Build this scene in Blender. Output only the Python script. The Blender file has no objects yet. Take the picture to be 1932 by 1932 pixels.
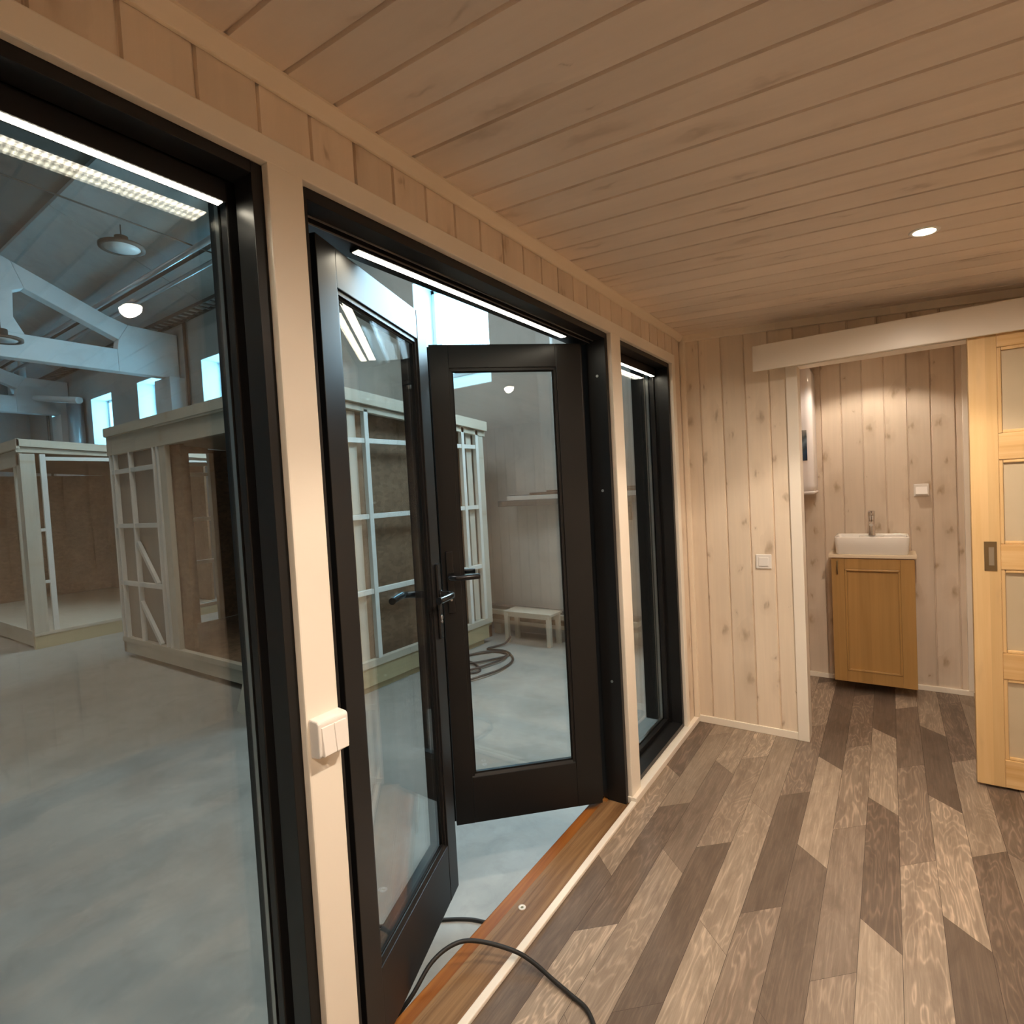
import bpy, bmesh, math, random
from mathutils import Vector, Matrix
random.seed(7)
S = bpy.context.scene
C = S.collection
PI = math.pi

# ------------------------------------------------------------------ camera
cam_d = bpy.data.cameras.new('camera'); cam = bpy.data.objects.new('camera', cam_d); C.objects.link(cam)
S.camera = cam
F_PX, YAW, PITCH, ROLL = 1036.5, -0.6029, -0.0373, -0.0547
cam_loc = Vector((0.9754, 0.0, 1.4183))
fw = Vector((math.sin(YAW)*math.cos(PITCH), math.cos(YAW)*math.cos(PITCH), math.sin(PITCH)))
rt = Vector((math.cos(YAW), -math.sin(YAW), 0)); up = rt.cross(fw)
r2 = math.cos(ROLL)*rt + math.sin(ROLL)*up; u2 = -math.sin(ROLL)*rt + math.cos(ROLL)*up
M = Matrix((r2, u2, -fw)).transposed().to_4x4(); M.translation = cam_loc
cam.matrix_world = M
cam_d.sensor_width = 36.0; cam_d.sensor_fit = 'HORIZONTAL'; cam_d.lens = F_PX/1932*36.0
cam_d.clip_start = 0.02; cam_d.clip_end = 200

# ------------------------------------------------------------------ world, exposure
w = bpy.data.worlds.new('sky'); S.world = w; w.use_nodes = True
bg = w.node_tree.nodes['Background']
bg.inputs[0].default_value = (0.27, 0.68, 0.95, 1); bg.inputs[1].default_value = 13.0
S.view_settings.view_transform = 'Standard'; S.view_settings.look = 'None'
S.view_settings.exposure = 0.65; S.view_settings.gamma = 1.0
S.view_settings.use_curve_mapping = False
cy = S.cycles
cy.use_denoising = True
cy.use_adaptive_sampling = True; cy.adaptive_threshold = 0.01
cy.max_bounces = 10; cy.diffuse_bounces = 5; cy.glossy_bounces = 5; cy.transmission_bounces = 6
cy.transparent_max_bounces = 48; cy.sample_clamp_indirect = 6.0
cy.caustics_reflective = False; cy.caustics_refractive = False

def light(name, kind, loc, energy, color, rot=(0, 0, 0), **kw):
    d = bpy.data.lights.new(name, kind); d.energy = energy; d.color = color
    for k, v in kw.items(): setattr(d, k, v)
    o = bpy.data.objects.new(name, d); C.objects.link(o); o.location = loc; o.rotation_euler = rot
    return o
WARM = (1.0, 0.835, 0.67)
DL = [(1.09, 2.29), (1.09, 0.94), (1.09, -0.41)]           # recessed downlights of the cabin
def ceil_z(x): return 2.2604 - 0.0646*(x - 0.019)
for i, (x, y) in enumerate(DL):
    light('downlight_beam', 'SPOT', (x, y, ceil_z(x) - 0.004), (36, 34, 24)[i], WARM, spot_size=math.radians(122), spot_blend=0.22, shadow_soft_size=0.03)
    light('downlight_spill', 'SPOT', (x, y, ceil_z(x) - 0.006), (50, 48, 42)[i], WARM, spot_size=math.radians(172), spot_blend=0.75, shadow_soft_size=0.03)
light('bathroom_downlight', 'SPOT', (0.90, 3.92, ceil_z(0.90) - 0.004), 21, WARM, spot_size=math.radians(128), spot_blend=0.35, shadow_soft_size=0.03)
# fill added to brighten the hall
light('hall_fill_light', 'AREA', (-2.4, 1.5, 6.4), 105, (1.0, 0.97, 0.90), (0, 0, 0), shape='RECTANGLE', size=3.2, size_y=1.6)
light('hall_fill_light', 'AREA', (-12.5, 0.2, 6.5), 80, (0.86, 0.95, 1.0), (0, 0, 0), shape='RECTANGLE', size=6.0, size_y=1.2)

# daylight of the windows to the right of the near hut (their own openings are built further down)
light('hall_window_light', 'AREA', (-0.80, 5.42, 3.65), 105, (0.64, 0.87, 1.0), (math.radians(-62), 0, math.radians(-14)), shape='RECTANGLE', size=1.2, size_y=1.1)
light('hall_window_light', 'AREA', (-6.44, 5.42, 3.65), 80, (0.72, 0.90, 1.0), (math.radians(-62), 0, 0), shape='RECTANGLE', size=1.2, size_y=1.1)
# ------------------------------------------------------------------ node helpers
class NT:
    def __init__(s, name, rough=0.5, spec=0.5, metal=0.0):
        s.m = bpy.data.materials.new(name); s.m.use_nodes = True; s.t = s.m.node_tree; s.n = s.t.nodes
        s.b = s.n['Principled BSDF']; s.b.inputs['Roughness'].default_value = rough
        s.b.inputs['Specular IOR Level'].default_value = spec; s.b.inputs['Metallic'].default_value = metal
        s.P = s.new('ShaderNodeTexCoord').outputs['Object']
    def new(s, t, **kw):
        n = s.n.new(t)
        for k, v in kw.items(): setattr(n, k, v)
        return n
    def put(s, sock, v):
        if isinstance(v, bpy.types.NodeSocket): s.t.links.new(v, sock)
        elif isinstance(v, (tuple, list)) and len(v) == 3 and sock.type == 'RGBA': sock.default_value = (*v, 1)
        else: sock.default_value = v
    def math(s, op, a, b=0.0, c=0.0):
        n = s.new('ShaderNodeMath', operation=op)
        for i, v in enumerate((a, b, c)): s.put(n.inputs[i], v)
        return n.outputs[0]
    def sep(s, v):
        n = s.new('ShaderNodeSeparateXYZ'); s.put(n.inputs[0], v); return n.outputs
    def comb(s, x, y, z):
        n = s.new('ShaderNodeCombineXYZ')
        for i, v in enumerate((x, y, z)): s.put(n.inputs[i], v)
        return n.outputs[0]
    def mapv(s, v, sc, loc=(0, 0, 0)):
        n = s.new('ShaderNodeMapping'); s.put(n.inputs[0], v); n.inputs[3].default_value = sc; n.inputs[1].default_value = loc; return n.outputs[0]
    def noise(s, v, scale, detail=4, rough=0.5, dist=0.0):
        n = s.new('ShaderNodeTexNoise'); s.put(n.inputs['Vector'], v)
        n.inputs['Scale'].default_value = scale; n.inputs['Detail'].default_value = detail
        n.inputs['Roughness'].default_value = rough; n.inputs['Distortion'].default_value = dist; return n.outputs[0]
    def white(s, v):
        n = s.new('ShaderNodeTexWhiteNoise', noise_dimensions='1D'); s.put(n.inputs['W'], v); return n.outputs
    def ramp(s, f, stops, interp='LINEAR'):
        n = s.new('ShaderNodeValToRGB'); s.put(n.inputs[0], f); cr = n.color_ramp; cr.interpolation = interp
        while len(cr.elements) < len(stops): cr.elements.new(0.5)
        for e, (p, c) in zip(cr.elements, stops):
            e.position = p; e.color = (*c, 1) if isinstance(c, (tuple, list)) else (c, c, c, 1)
        return n.outputs[0]
    def mix(s, f, a, b, mode='MIX'):
        n = s.new('ShaderNodeMix', data_type='RGBA', blend_type=mode)
        s.put(n.inputs[0], f); s.put(n.inputs[6], a); s.put(n.inputs[7], b); return n.outputs[2]
    def bump(s, h, strength=0.1, dist=0.01):
        n = s.new('ShaderNodeBump'); n.inputs['Strength'].default_value = strength; n.inputs['Distance'].default_value = dist
        s.put(n.inputs['Height'], h); s.put(s.b.inputs['Normal'], n.outputs[0])
    def col(s, c): s.put(s.b.inputs['Base Color'], c); return s.m

def plain(name, c, rough=0.5, spec=0.5, metal=0.0, var=0.05, nscale=6.0, bump=0.0):
    s = NT(name, rough, spec, metal)
    n = s.noise(s.P, nscale, 4)
    f = s.ramp(n, [(0.3, 1 - var), (0.7, 1 + 0*var)])
    if bump: s.bump(s.noise(s.P, nscale*12, 3), bump, 0.004)
    return s.col(s.mix(1.0, c, f, 'MULTIPLY'))

def wood(name, base, along, across, pitch=0.117, off=0.0, dark=None, knots=1.0, var=0.10, grain=0.10, rough=0.45, kn=(0.42, 0.29, 0.18), kcell=0.32, spec=0.4):
    """planked wood: tone per plank, fine grain along, scattered knots. along / across are 0, 1 or 2"""
    s = NT(name, rough, spec)
    c = s.sep(s.P); a, x = c[along], c[across]; third = c[3 - along - across]
    pid = s.math('FLOOR', s.math('DIVIDE', s.math('SUBTRACT', x, off), pitch))
    r = s.white(pid)
    rv = s.math('MULTIPLY', r[0], 43.0)
    a2 = s.math('ADD', a, rv)
    g = s.noise(s.comb(s.math('MULTIPLY', a2, 1.6), s.math('MULTIPLY', x, 38.0), s.math('MULTIPLY', third, 38.0)), 1.0, 5, 0.6, 0.6)
    big = s.noise(s.comb(s.math('MULTIPLY', a2, 0.9), s.math('MULTIPLY', x, 7.0), third), 1.0, 3, 0.5, 0.3)
    dk = dark or tuple(v*0.72 for v in base)
    f = s.math('ADD', s.math('MULTIPLY', s.ramp(g, [(0.35, 0.0), (0.7, 1.0)]), grain*2), s.math('MULTIPLY', s.ramp(big, [(0.4, 0.0), (0.75, 1.0)]), 0.30))
    col = s.mix(f, base, dk)
    tone = s.math('ADD', 1.0 - var, s.math('MULTIPLY', r[0], var*1.2))
    col = s.mix(1.0, col, s.comb(tone, tone, tone), 'MULTIPLY')
    if knots:
        kv = s.comb(s.math('DIVIDE', a2, kcell), s.math('DIVIDE', s.math('SUBTRACT', x, off), pitch), s.math('MULTIPLY', third, 1.0))
        wv = s.noise(s.comb(s.math('MULTIPLY', a2, 14.0), s.math('MULTIPLY', x, 30.0), 0.0), 1.0, 2)
        kv2 = s.new('ShaderNodeVectorMath', operation='ADD'); s.put(kv2.inputs[0], kv)
        s.put(kv2.inputs[1], s.comb(s.math('MULTIPLY', s.math('SUBTRACT', wv, 0.5), 0.16), s.math('MULTIPLY', s.math('SUBTRACT', wv, 0.5), 0.6), 0.0))
        vo = s.new('ShaderNodeTexVoronoi', voronoi_dimensions='2D', feature='F1'); s.put(vo.inputs['Vector'], kv2.outputs[0])
        vo.inputs['Scale'].default_value = 1.0; vo.inputs['Randomness'].default_value = 0.9
        sel = s.sep(vo.outputs['Color'])
        size = s.math('MULTIPLY', s.math('SUBTRACT', sel[0], 0.22), 0.27)
        k = s.math('SUBTRACT', 1.0, s.math('DIVIDE', vo.outputs['Distance'], s.math('MAXIMUM', size, 0.0005)))
        k = s.math('MULTIPLY', s.ramp(k, [(0.0, 0.0), (0.6, 0.7), (1.0, 1.0)]), 0.52*knots)
        halo = s.math('MULTIPLY', s.math('MAXIMUM', s.math('SUBTRACT', 1.0, s.math('DIVIDE', vo.outputs['Distance'], s.math('MAXIMUM', s.math('MULTIPLY', size, 3.0), 0.0005))), 0.0), 0.22*knots)
        col = s.mix(s.math('MINIMUM', s.math('ADD', k, halo), 1.0), col, kn)
    s.bump(g, 0.06, 0.002)
    return s.col(col)

PINE = (0.85, 0.71, 0.565)
M_wl = wood('whitewashed_boards_window_wall', PINE, 2, 1, 0.1165, 0.409)
M_wb = wood('whitewashed_boards_back_wall', (0.89, 0.755, 0.595), 2, 0, 0.1205, 0.097, kcell=0.24, knots=1.15, kn=(0.44, 0.33, 0.22))
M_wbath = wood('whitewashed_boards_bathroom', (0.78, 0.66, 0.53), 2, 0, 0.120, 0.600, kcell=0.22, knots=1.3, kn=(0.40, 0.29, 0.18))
M_ws = wood('whitewashed_boards_side', PINE, 2, 1, 0.12, 0.0)
M_wf = wood('whitewashed_boards_front', PINE, 2, 0, 0.12, 0.0)
M_ceil = wood('whitewashed_boards_ceiling', (0.87, 0.735, 0.61), 0, 1, 0.117, 0.571, kcell=0.50, knots=0.75, kn=(0.42, 0.31, 0.22), grain=0.07)
M_white = plain('white_painted_trim', (0.91, 0.84, 0.73), 0.35, 0.5, var=0.04, nscale=3)
M_trimwood = wood('whitewashed_trim', (0.90, 0.78, 0.62), 1, 0, 0.5, 0.0, knots=0, grain=0.05)
M_black = plain('black_painted_frame', (0.013, 0.013, 0.0135), 0.36, 0.38, var=0.25, nscale=2)
M_gasket = plain('black_rubber', (0.006, 0.006, 0.006), 0.6, 0.3)
M_lever = plain('black_glossy_metal', (0.010, 0.010, 0.011), 0.18, 0.4)
M_steel = plain('brushed_steel', (0.62, 0.60, 0.56), 0.3, 0.5, 1.0)
M_chrome = plain('chrome', (0.75, 0.74, 0.74), 0.07, 0.5, 1.0, var=0.02)
M_brass = plain('antique_brass', (0.30, 0.22, 0.12), 0.35, 0.5, 0.9)
M_plastic = plain('white_plastic', (0.86, 0.82, 0.77), 0.3, 0.5, var=0.02)
M_ceram = plain('white_ceramic', (0.86, 0.83, 0.78), 0.10, 0.6, var=0.02)
M_enamel = plain('white_enamel', (0.84, 0.80, 0.80), 0.12, 0.5, var=0.02)
M_sill = wood('oiled_sill_wood', (0.37, 0.215, 0.10), 1, 0, 0.2, -0.2, dark=(0.16, 0.078, 0.03), knots=0, grain=0.5, rough=0.42)
M_sill2 = wood('orange_sill_wood', (0.42, 0.155, 0.030), 1, 0, 0.2, -0.2, dark=(0.20, 0.055, 0.010), knots=0.7, grain=0.35, rough=0.45, kn=(0.08, 0.02, 0.005))
M_cab = wood('varnished_pine_cabinet', (0.46, 0.27, 0.095), 2, 0, 0.06, 0.65, dark=(0.35, 0.19, 0.06), knots=0, grain=0.22, rough=0.35)
M_cabtop = plain('beige_counter', (0.72, 0.60, 0.44), 0.35, 0.5)
M_door = wood('raw_pine_door', (0.83, 0.58, 0.29), 2, 0, 0.055, 1.27, dark=(0.68, 0.42, 0.17), knots=0.25, grain=0.2, rough=0.38, var=0.14)
M_door_r = wood('raw_pine_rail', (0.83, 0.58, 0.29), 0, 2, 0.30, 0.0, dark=(0.66, 0.38, 0.14), knots=0, grain=0.35, rough=0.38)
M_cable = plain('black_rubber_cable', (0.020, 0.019, 0.018), 0.5, 0.4)
M_timber = wood('raw_spruce_vertical', (0.62, 0.58, 0.49), 2, 0, 0.5, 0.0, knots=0.6, grain=0.15, rough=0.7, kcell=0.35)
M_timber_y = wood('raw_spruce_lengthwise', (0.60, 0.55, 0.45), 1, 2, 0.5, -0.4, knots=0.7, grain=0.15, rough=0.7, kcell=0.35)
M_timber_x = wood('raw_spruce_crosswise', (0.60, 0.55, 0.45), 0, 2, 0.5, -0.4, knots=0.7, grain=0.15, rough=0.7, kcell=0.35)
M_batten = wood('pale_planed_batten', (0.80, 0.80, 0.75), 2, 0, 0.5, 0.0, knots=0, grain=0.08, rough=0.6)
M_shade = wood('weathered_grey_board', (0.27, 0.25, 0.21), 2, 0, 0.28, 0.0, knots=0.5, grain=0.15, rough=0.7)
M_beamyel = wood('yellowish_base_timber', (0.52, 0.44, 0.26), 1, 2, 0.5, -0.4, knots=0.7, grain=0.15, rough=0.7)
M_galv = plain('galvanised_metal', (0.55, 0.58, 0.60), 0.3, 0.5, 0.8)
M_tray = plain('dark_cable_tray', (0.10, 0.075, 0.06), 0.6, 0.4)
M_greyplast = plain('grey_profile', (0.13, 0.125, 0.12), 0.5, 0.4)
M_brownprof = plain('brown_profile', (0.13, 0.085, 0.065), 0.5, 0.4)
M_film = plain('white_wrapped_package', (0.60, 0.61, 0.60), 0.25, 0.6)

def osb():
    s = NT('brown_board_sheathing', 0.75, 0.3)
    v = s.new('ShaderNodeTexVoronoi', feature='F1'); s.put(v.inputs['Vector'], s.mapv(s.P, (14, 14, 24))); v.inputs['Scale'].default_value = 1.4
    n = s.noise(s.P, 3.0, 4)
    c = s.mix(s.sep(v.outputs['Color'])[0], (0.17, 0.105, 0.060), (0.25, 0.16, 0.095))
    return s.col(s.mix(1.0, c, s.ramp(n, [(0.3, 0.75), (0.7, 1.0)]), 'MULTIPLY'))
M_osb = osb()
def concrete(name, a, b, rough=0.45, scale=1.0, spec=0.4, streak=False):
    s = NT(name, rough, spec)
    n1 = s.noise(s.P, 1.1*scale, 8, 0.62, 0.6); n2 = s.noise(s.P, 9*scale, 6, 0.6)
    v = s.mapv(s.P, (1.0, 6.0, 1.0)) if streak else s.mapv(s.P, (2.2, 2.2, 2.2))
    n3 = s.noise(v, 2.3*scale, 5, 0.65, 1.2)
    c = s.mix(s.ramp(n1, [(0.32, 0), (0.68, 1)]), a, b)
    c = s.mix(s.math('MULTIPLY', s.ramp(n3, [(0.5, 0), (0.75, 1)]), 0.30), c, tuple(x*0.6 for x in a))
    c = s.mix(s.math('MULTIPLY', s.ramp(n2, [(0.55, 0), (0.8, 1)]), 0.25), c, tuple(x*1.25 for x in b))
    s.bump(n2, 0.05, 0.004)
    s.put(s.b.inputs['Roughness'], s.ramp(n1, [(0.3, rough - 0.1), (0.7, rough + 0.12)]))
    return s.col(c)
M_conc = concrete('polished_concrete_floor', (0.27, 0.265, 0.24), (0.40, 0.395, 0.365), 0.5)
M_hallwall = concrete('grey_plaster_wall', (0.40, 0.41, 0.40), (0.48, 0.49, 0.48), 0.8, 0.35)
M_hallceil = concrete('pale_concrete_ceiling', (0.42, 0.44, 0.44), (0.56, 0.58, 0.58), 0.85, 0.6)
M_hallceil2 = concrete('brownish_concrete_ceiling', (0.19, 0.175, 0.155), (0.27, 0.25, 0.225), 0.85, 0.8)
M_truss = concrete('white_painted_concrete', (0.70, 0.74, 0.75), (0.80, 0.83, 0.84), 0.8, 0.5)
M_sky_rev = plain('white_window_reveal', (0.80, 0.84, 0.86), 0.6, 0.4, var=0.03)

def vinyl():
    s = NT('oak_vinyl_floor', 0.42, 0.45)
    at = s.new('ShaderNodeAttribute', attribute_type='GEOMETRY', attribute_name='board')
    c = s.sep(at.outputs['Vector'])          # x: tone class 0..1, y: random, z: waviness
    p = s.sep(s.P)
    yy = s.math('ADD', p[1], s.math('MULTIPLY', c[1], 31.0)); xx = s.math('ADD', p[0], s.math('MULTIPLY', c[1], 17.0))
    # cathedral grain: distorted bands elongated along the board
    warp = s.noise(s.comb(s.math('MULTIPLY', xx, 9.0), s.math('MULTIPLY', yy, 1.7), 0.0), 1.0, 3, 0.55, 0.35)
    ph = s.math('ADD', s.math('MULTIPLY', xx, 22.0), s.math('ADD', s.math('MULTIPLY', warp, 26.0), s.math('MULTIPLY', yy, 5.0)))
    band = s.math('ADD', 0.5, s.math('MULTIPLY', s.math('SINE', s.math('MULTIPLY', ph, 3.6)), 0.5))
    band = s.math('POWER', band, 4.0)
    fine = s.noise(s.comb(s.math('MULTIPLY', xx, 170.0), s.math('MULTIPLY', yy, 5.0), 0.0), 1.0, 5, 0.65, 0.4)
    blot = s.noise(s.comb(s.math('MULTIPLY', xx, 22.0), s.math('MULTIPLY', yy, 4.5), 0.0), 1.0, 5, 0.6, 0.5)
    base = s.ramp(c[0], [(0.0, (0.132, 0.095, 0.070)), (0.35, (0.172, 0.127, 0.095)), (0.65, (0.285, 0.220, 0.166)), (1.0, (0.42, 0.335, 0.255))])
    lightc = s.mix(1.0, base, (1.9, 1.85, 1.85), 'MULTIPLY')
    darkc = s.mix(1.0, base, (0.60, 0.57, 0.55), 'MULTIPLY')
    col = s.mix(s.math('MULTIPLY', band, s.math('MULTIPLY', c[2], 0.70)), base, lightc)
    col = s.mix(s.math('MULTIPLY', s.ramp(blot, [(0.46, 0), (0.68, 1)]), 0.72), col, darkc)
    col = s.mix(s.math('MULTIPLY', s.ramp(fine, [(0.42, 0), (0.68, 1)]), 0.55), col, darkc)
    col = s.mix(s.math('MULTIPLY', s.ramp(fine, [(0.25, 1), (0.42, 0)]), 0.42), col, lightc)
    s.bump(fine, 0.05, 0.001)
    return s.col(col)
M_floor = vinyl()

def glass(name, tint=(0.975, 0.988, 0.985), r0=0.045, dirt=0.0):
    m = bpy.data.materials.new(name); m.use_nodes = True; t = m.node_tree; n = t.nodes; n.clear()
    out = n.new('ShaderNodeOutputMaterial'); mix = n.new('ShaderNodeMixShader')
    tr = n.new('ShaderNodeBsdfTransparent'); tr.inputs[0].default_value = (*tint, 1)
    gl = n.new('ShaderNodeBsdfGlossy'); gl.inputs['Roughness'].default_value = 0.0; gl.inputs[0].default_value = (1, 1, 1, 1)
    g = n.new('ShaderNodeNewGeometry'); dot = n.new('ShaderNodeVectorMath'); dot.operation = 'DOT_PRODUCT'
    t.links.new(g.outputs['Normal'], dot.inputs[0]); t.links.new(g.outputs['Incoming'], dot.inputs[1])
    def mth(op, a, b):
        k = n.new('ShaderNodeMath'); k.operation = op
        for i, v in enumerate((a, b)):
            if isinstance(v, bpy.types.NodeSocket): t.links.new(v, k.inputs[i])
            else: k.inputs[i].default_value = v
        return k.outputs[0]
    a = mth('ABSOLUTE', dot.outputs['Value'], 0); p = mth('POWER', mth('SUBTRACT', 1.0, a), 5.0)
    f = mth('ADD', r0, mth('MULTIPLY', p, 1 - r0))
    t.links.new(f, mix.inputs[0]); t.links.new(tr.outputs[0], mix.inputs[1]); t.links.new(gl.outputs[0], mix.inputs[2])
    t.links.new(mix.outputs[0], out.inputs[0])
    return m
M_glass = glass('clear_glass')
M_glass_w = glass('solar_window_glass', (0.905, 0.915, 0.91), 0.045)
M_glass_d = glass('door_glass', (0.965, 0.972, 0.968), 0.055)
def frosted():
    s = NT('frosted_glass', 0.35, 0.5)
    n = s.noise(s.P, 5, 3)
    return s.col(s.mix(n, (0.50, 0.41, 0.27), (0.62, 0.52, 0.36)))
M_frost = frosted()
def emis(name, c, strength):
    m = bpy.data.materials.new(name); m.use_nodes = True; b = m.node_tree.nodes['Principled BSDF']
    b.inputs['Base Color'].default_value = (*c, 1); b.inputs['Emission Color'].default_value = (*c, 1); b.inputs['Emission Strength'].default_value = strength
    return m
M_led = emis('lit_led_tape', (1.0, 0.90, 0.70), 15)
def led_dots():                                   # the single diodes along the tape
    t = M_led.node_tree; n = t.nodes; tc = n.new('ShaderNodeTexCoord'); sx = n.new('ShaderNodeSeparateXYZ'); t.links.new(tc.outputs['Object'], sx.inputs[0])
    def mth(op, a, b):
        k = n.new('ShaderNodeMath'); k.operation = op
        for i, v in enumerate((a, b)):
            if isinstance(v, bpy.types.NodeSocket): t.links.new(v, k.inputs[i])
            else: k.inputs[i].default_value = v
        return k.outputs[0]
    w_ = mth('ABSOLUTE', mth('SINE', mth('MULTIPLY', sx.outputs[1], PI/0.0105), 0), 0)
    t.links.new(mth('ADD', mth('MULTIPLY', mth('POWER', w_, 2.0), 11.0), 7.0), n['Principled BSDF'].inputs['Emission Strength'])
led_dots()
M_lamp = emis('lit_downlight_lens', (1.0, 0.84, 0.60), 30)

# ------------------------------------------------------------------ mesh helpers
class MB:
    def __init__(s): s.bm = bmesh.new(); s.mats = []
    def mi(s, m):
        if m is None: return 0
        if m not in s.mats: s.mats.append(m)
        return s.mats.index(m)
    def box(s, x0, x1, y0, y1, z0, z1, T=None, m=None, bev=0.0):
        x0, x1 = sorted((x0, x1)); y0, y1 = sorted((y0, y1)); z0, z1 = sorted((z0, z1))
        tmp = bmesh.new()
        vs = [tmp.verts.new((x, y, z)) for x in (x0, x1) for y in (y0, y1) for z in (z0, z1)]
        for f in ((0, 1, 3, 2), (4, 6, 7, 5), (0, 4, 5, 1), (2, 3, 7, 6), (0, 2, 6, 4), (1, 5, 7, 3)): tmp.faces.new([vs[i] for i in f])
        if bev > 0: bmesh.ops.bevel(tmp, geom=tmp.edges[:], offset=bev, segments=2, profile=0.6, affect='EDGES')
        s.merge(tmp, T, m); return s
    def merge(s, tmp, T=None, m=None):
        k = s.mi(m); mp = {}
        for v in tmp.verts: mp[v] = s.bm.verts.new(T @ v.co if T is not None else v.co)
        for f in tmp.faces:
            try: nf = s.bm.faces.new([mp[v] for v in f.verts])
            except ValueError: continue
            nf.material_index = k; nf.smooth = f.smooth
        tmp.free()
    def prism(s, pts, axis, a, b, T=None, m=None):
        """pts: outline of (u, v) on the plane normal to axis (0: y,z  1: x,z  2: x,y), extruded a..b"""
        tmp = bmesh.new()
        def P(u, v, w): return {0: (w, u, v), 1: (u, w, v), 2: (u, v, w)}[axis]
        A = [tmp.verts.new(P(u, v, a)) for u, v in pts]; B = [tmp.verts.new(P(u, v, b)) for u, v in pts]
        tmp.faces.new(A); tmp.faces.new(B[::-1]); n = len(pts)
        for i in range(n): tmp.faces.new((A[i], B[i], B[(i+1) % n], A[(i+1) % n]))
        bmesh.ops.recalc_face_normals(tmp, faces=tmp.faces[:])
        s.merge(tmp, T, m); return s
    def cyl(s, p0, p1, r0, r1=None, seg=20, T=None, m=None, caps=True):
        r1 = r0 if r1 is None else r1
        p0 = Vector(p0); p1 = Vector(p1); d = (p1 - p0).normalized()
        a = d.orthogonal().normalized(); b = d.cross(a); tmp = bmesh.new()
        R = [[tmp.verts.new(p + (a*math.cos(2*PI*i/seg) + b*math.sin(2*PI*i/seg))*r) for i in range(seg)] for p, r in ((p0, r0), (p1, r1))]
        for i in range(seg):
            f = tmp.faces.new((R[0][i], R[0][(i+1) % seg], R[1][(i+1) % seg], R[1][i])); f.smooth = True
        if caps: tmp.faces.new(R[0][::-1]); tmp.faces.new(R[1])
        s.merge(tmp, T, m); return s
    def lathe(s, prof, seg=28, T=None, m=None):
        tmp = bmesh.new(); R = []
        for r, z in prof: R.append([tmp.verts.new((r*math.cos(2*PI*i/seg), r*math.sin(2*PI*i/seg), z)) for i in range(seg)] if r > 1e-6 else [tmp.verts.new((0, 0, z))])
        for A, B in zip(R, R[1:]):
            for i in range(seg):
                j = (i+1) % seg
                q = [A[i % len(A)], A[j % len(A)], B[j % len(B)], B[i % len(B)]]
                q = list(dict.fromkeys(q))
                if len(q) > 2: f = tmp.faces.new(q); f.smooth = True
        s.merge(tmp, T, m); return s
    def tube(s, pts, r, seg=10, T=None, m=None, sub=6, flat=1.0):
        P = catmull([Vector(p) for p in pts], sub); tmp = bmesh.new(); rings = []
        prev = None
        for i, p in enumerate(P):
            d = (P[min(i+1, len(P)-1)] - P[max(i-1, 0)]).normalized()
            a = (prev - d*prev.dot(d)) if prev is not None else d.orthogonal()
            a = a.normalized(); prev = a; b = d.cross(a)
            rings.append([tmp.verts.new(p + a*math.cos(2*PI*k/seg)*r + b*math.sin(2*PI*k/seg)*r*flat) for k in range(seg)])
        for A, B in zip(rings, rings[1:]):
            for k in range(seg):
                f = tmp.faces.new((A[k], A[(k+1) % seg], B[(k+1) % seg], B[k])); f.smooth = True
        tmp.faces.new(rings[0][::-1]); tmp.faces.new(rings[-1])
        s.merge(tmp, T, m); return s
    def build(s, name, mat, parent=None, bevel=0.0):
        bmesh.ops.recalc_face_normals(s.bm, faces=s.bm.faces[:])
        me = bpy.data.meshes.new(name); s.bm.to_mesh(me); s.bm.free()
        if s.mats:
            for m in s.mats: me.materials.append(m or mat)
        else: me.materials.append(mat)
        o = bpy.data.objects.new(name, me); C.objects.link(o)
        if parent is not None: o.parent = parent
        if bevel:
            b = o.modifiers.new('bevel', 'BEVEL'); b.width = bevel; b.segments = 2; b.limit_method = 'ANGLE'
        return o
def catmull(P, n):
    if len(P) < 3 or n < 2: return P
    out = []
    Q = [P[0]*2 - P[1]] + P + [P[-1]*2 - P[-2]]
    for i in range(1, len(Q)-2):
        a, b, c, d = Q[i-1:i+3]
        for k in range(n):
            t = k/n
            out.append(0.5*((2*b) + (c-a)*t + (2*a-5*b+4*c-d)*t*t + (3*b-3*c+d-a)*t**3))
    out.append(P[-1]); return out
def box(name, mat, x0, x1, y0, y1, z0, z1, parent=None, bev=0.0): return MB().box(x0, x1, y0, y1, z0, z1, bev=bev).build(name, mat, parent)
def tag(o, label=None, cat=None, group=None, kind=None):
    if label: o['label'] = label
    if cat: o['category'] = cat
    if group: o['group'] = group
    if kind: o['kind'] = kind
    return o
def struct(o): o['kind'] = 'structure'; return o
def empty(name, loc=(0, 0, 0), label=None, cat=None, group=None):
    o = bpy.data.objects.new(name, None); C.objects.link(o); o.location = loc; o.empty_display_size = 0.1
    return tag(o, label, cat, group)
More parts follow.
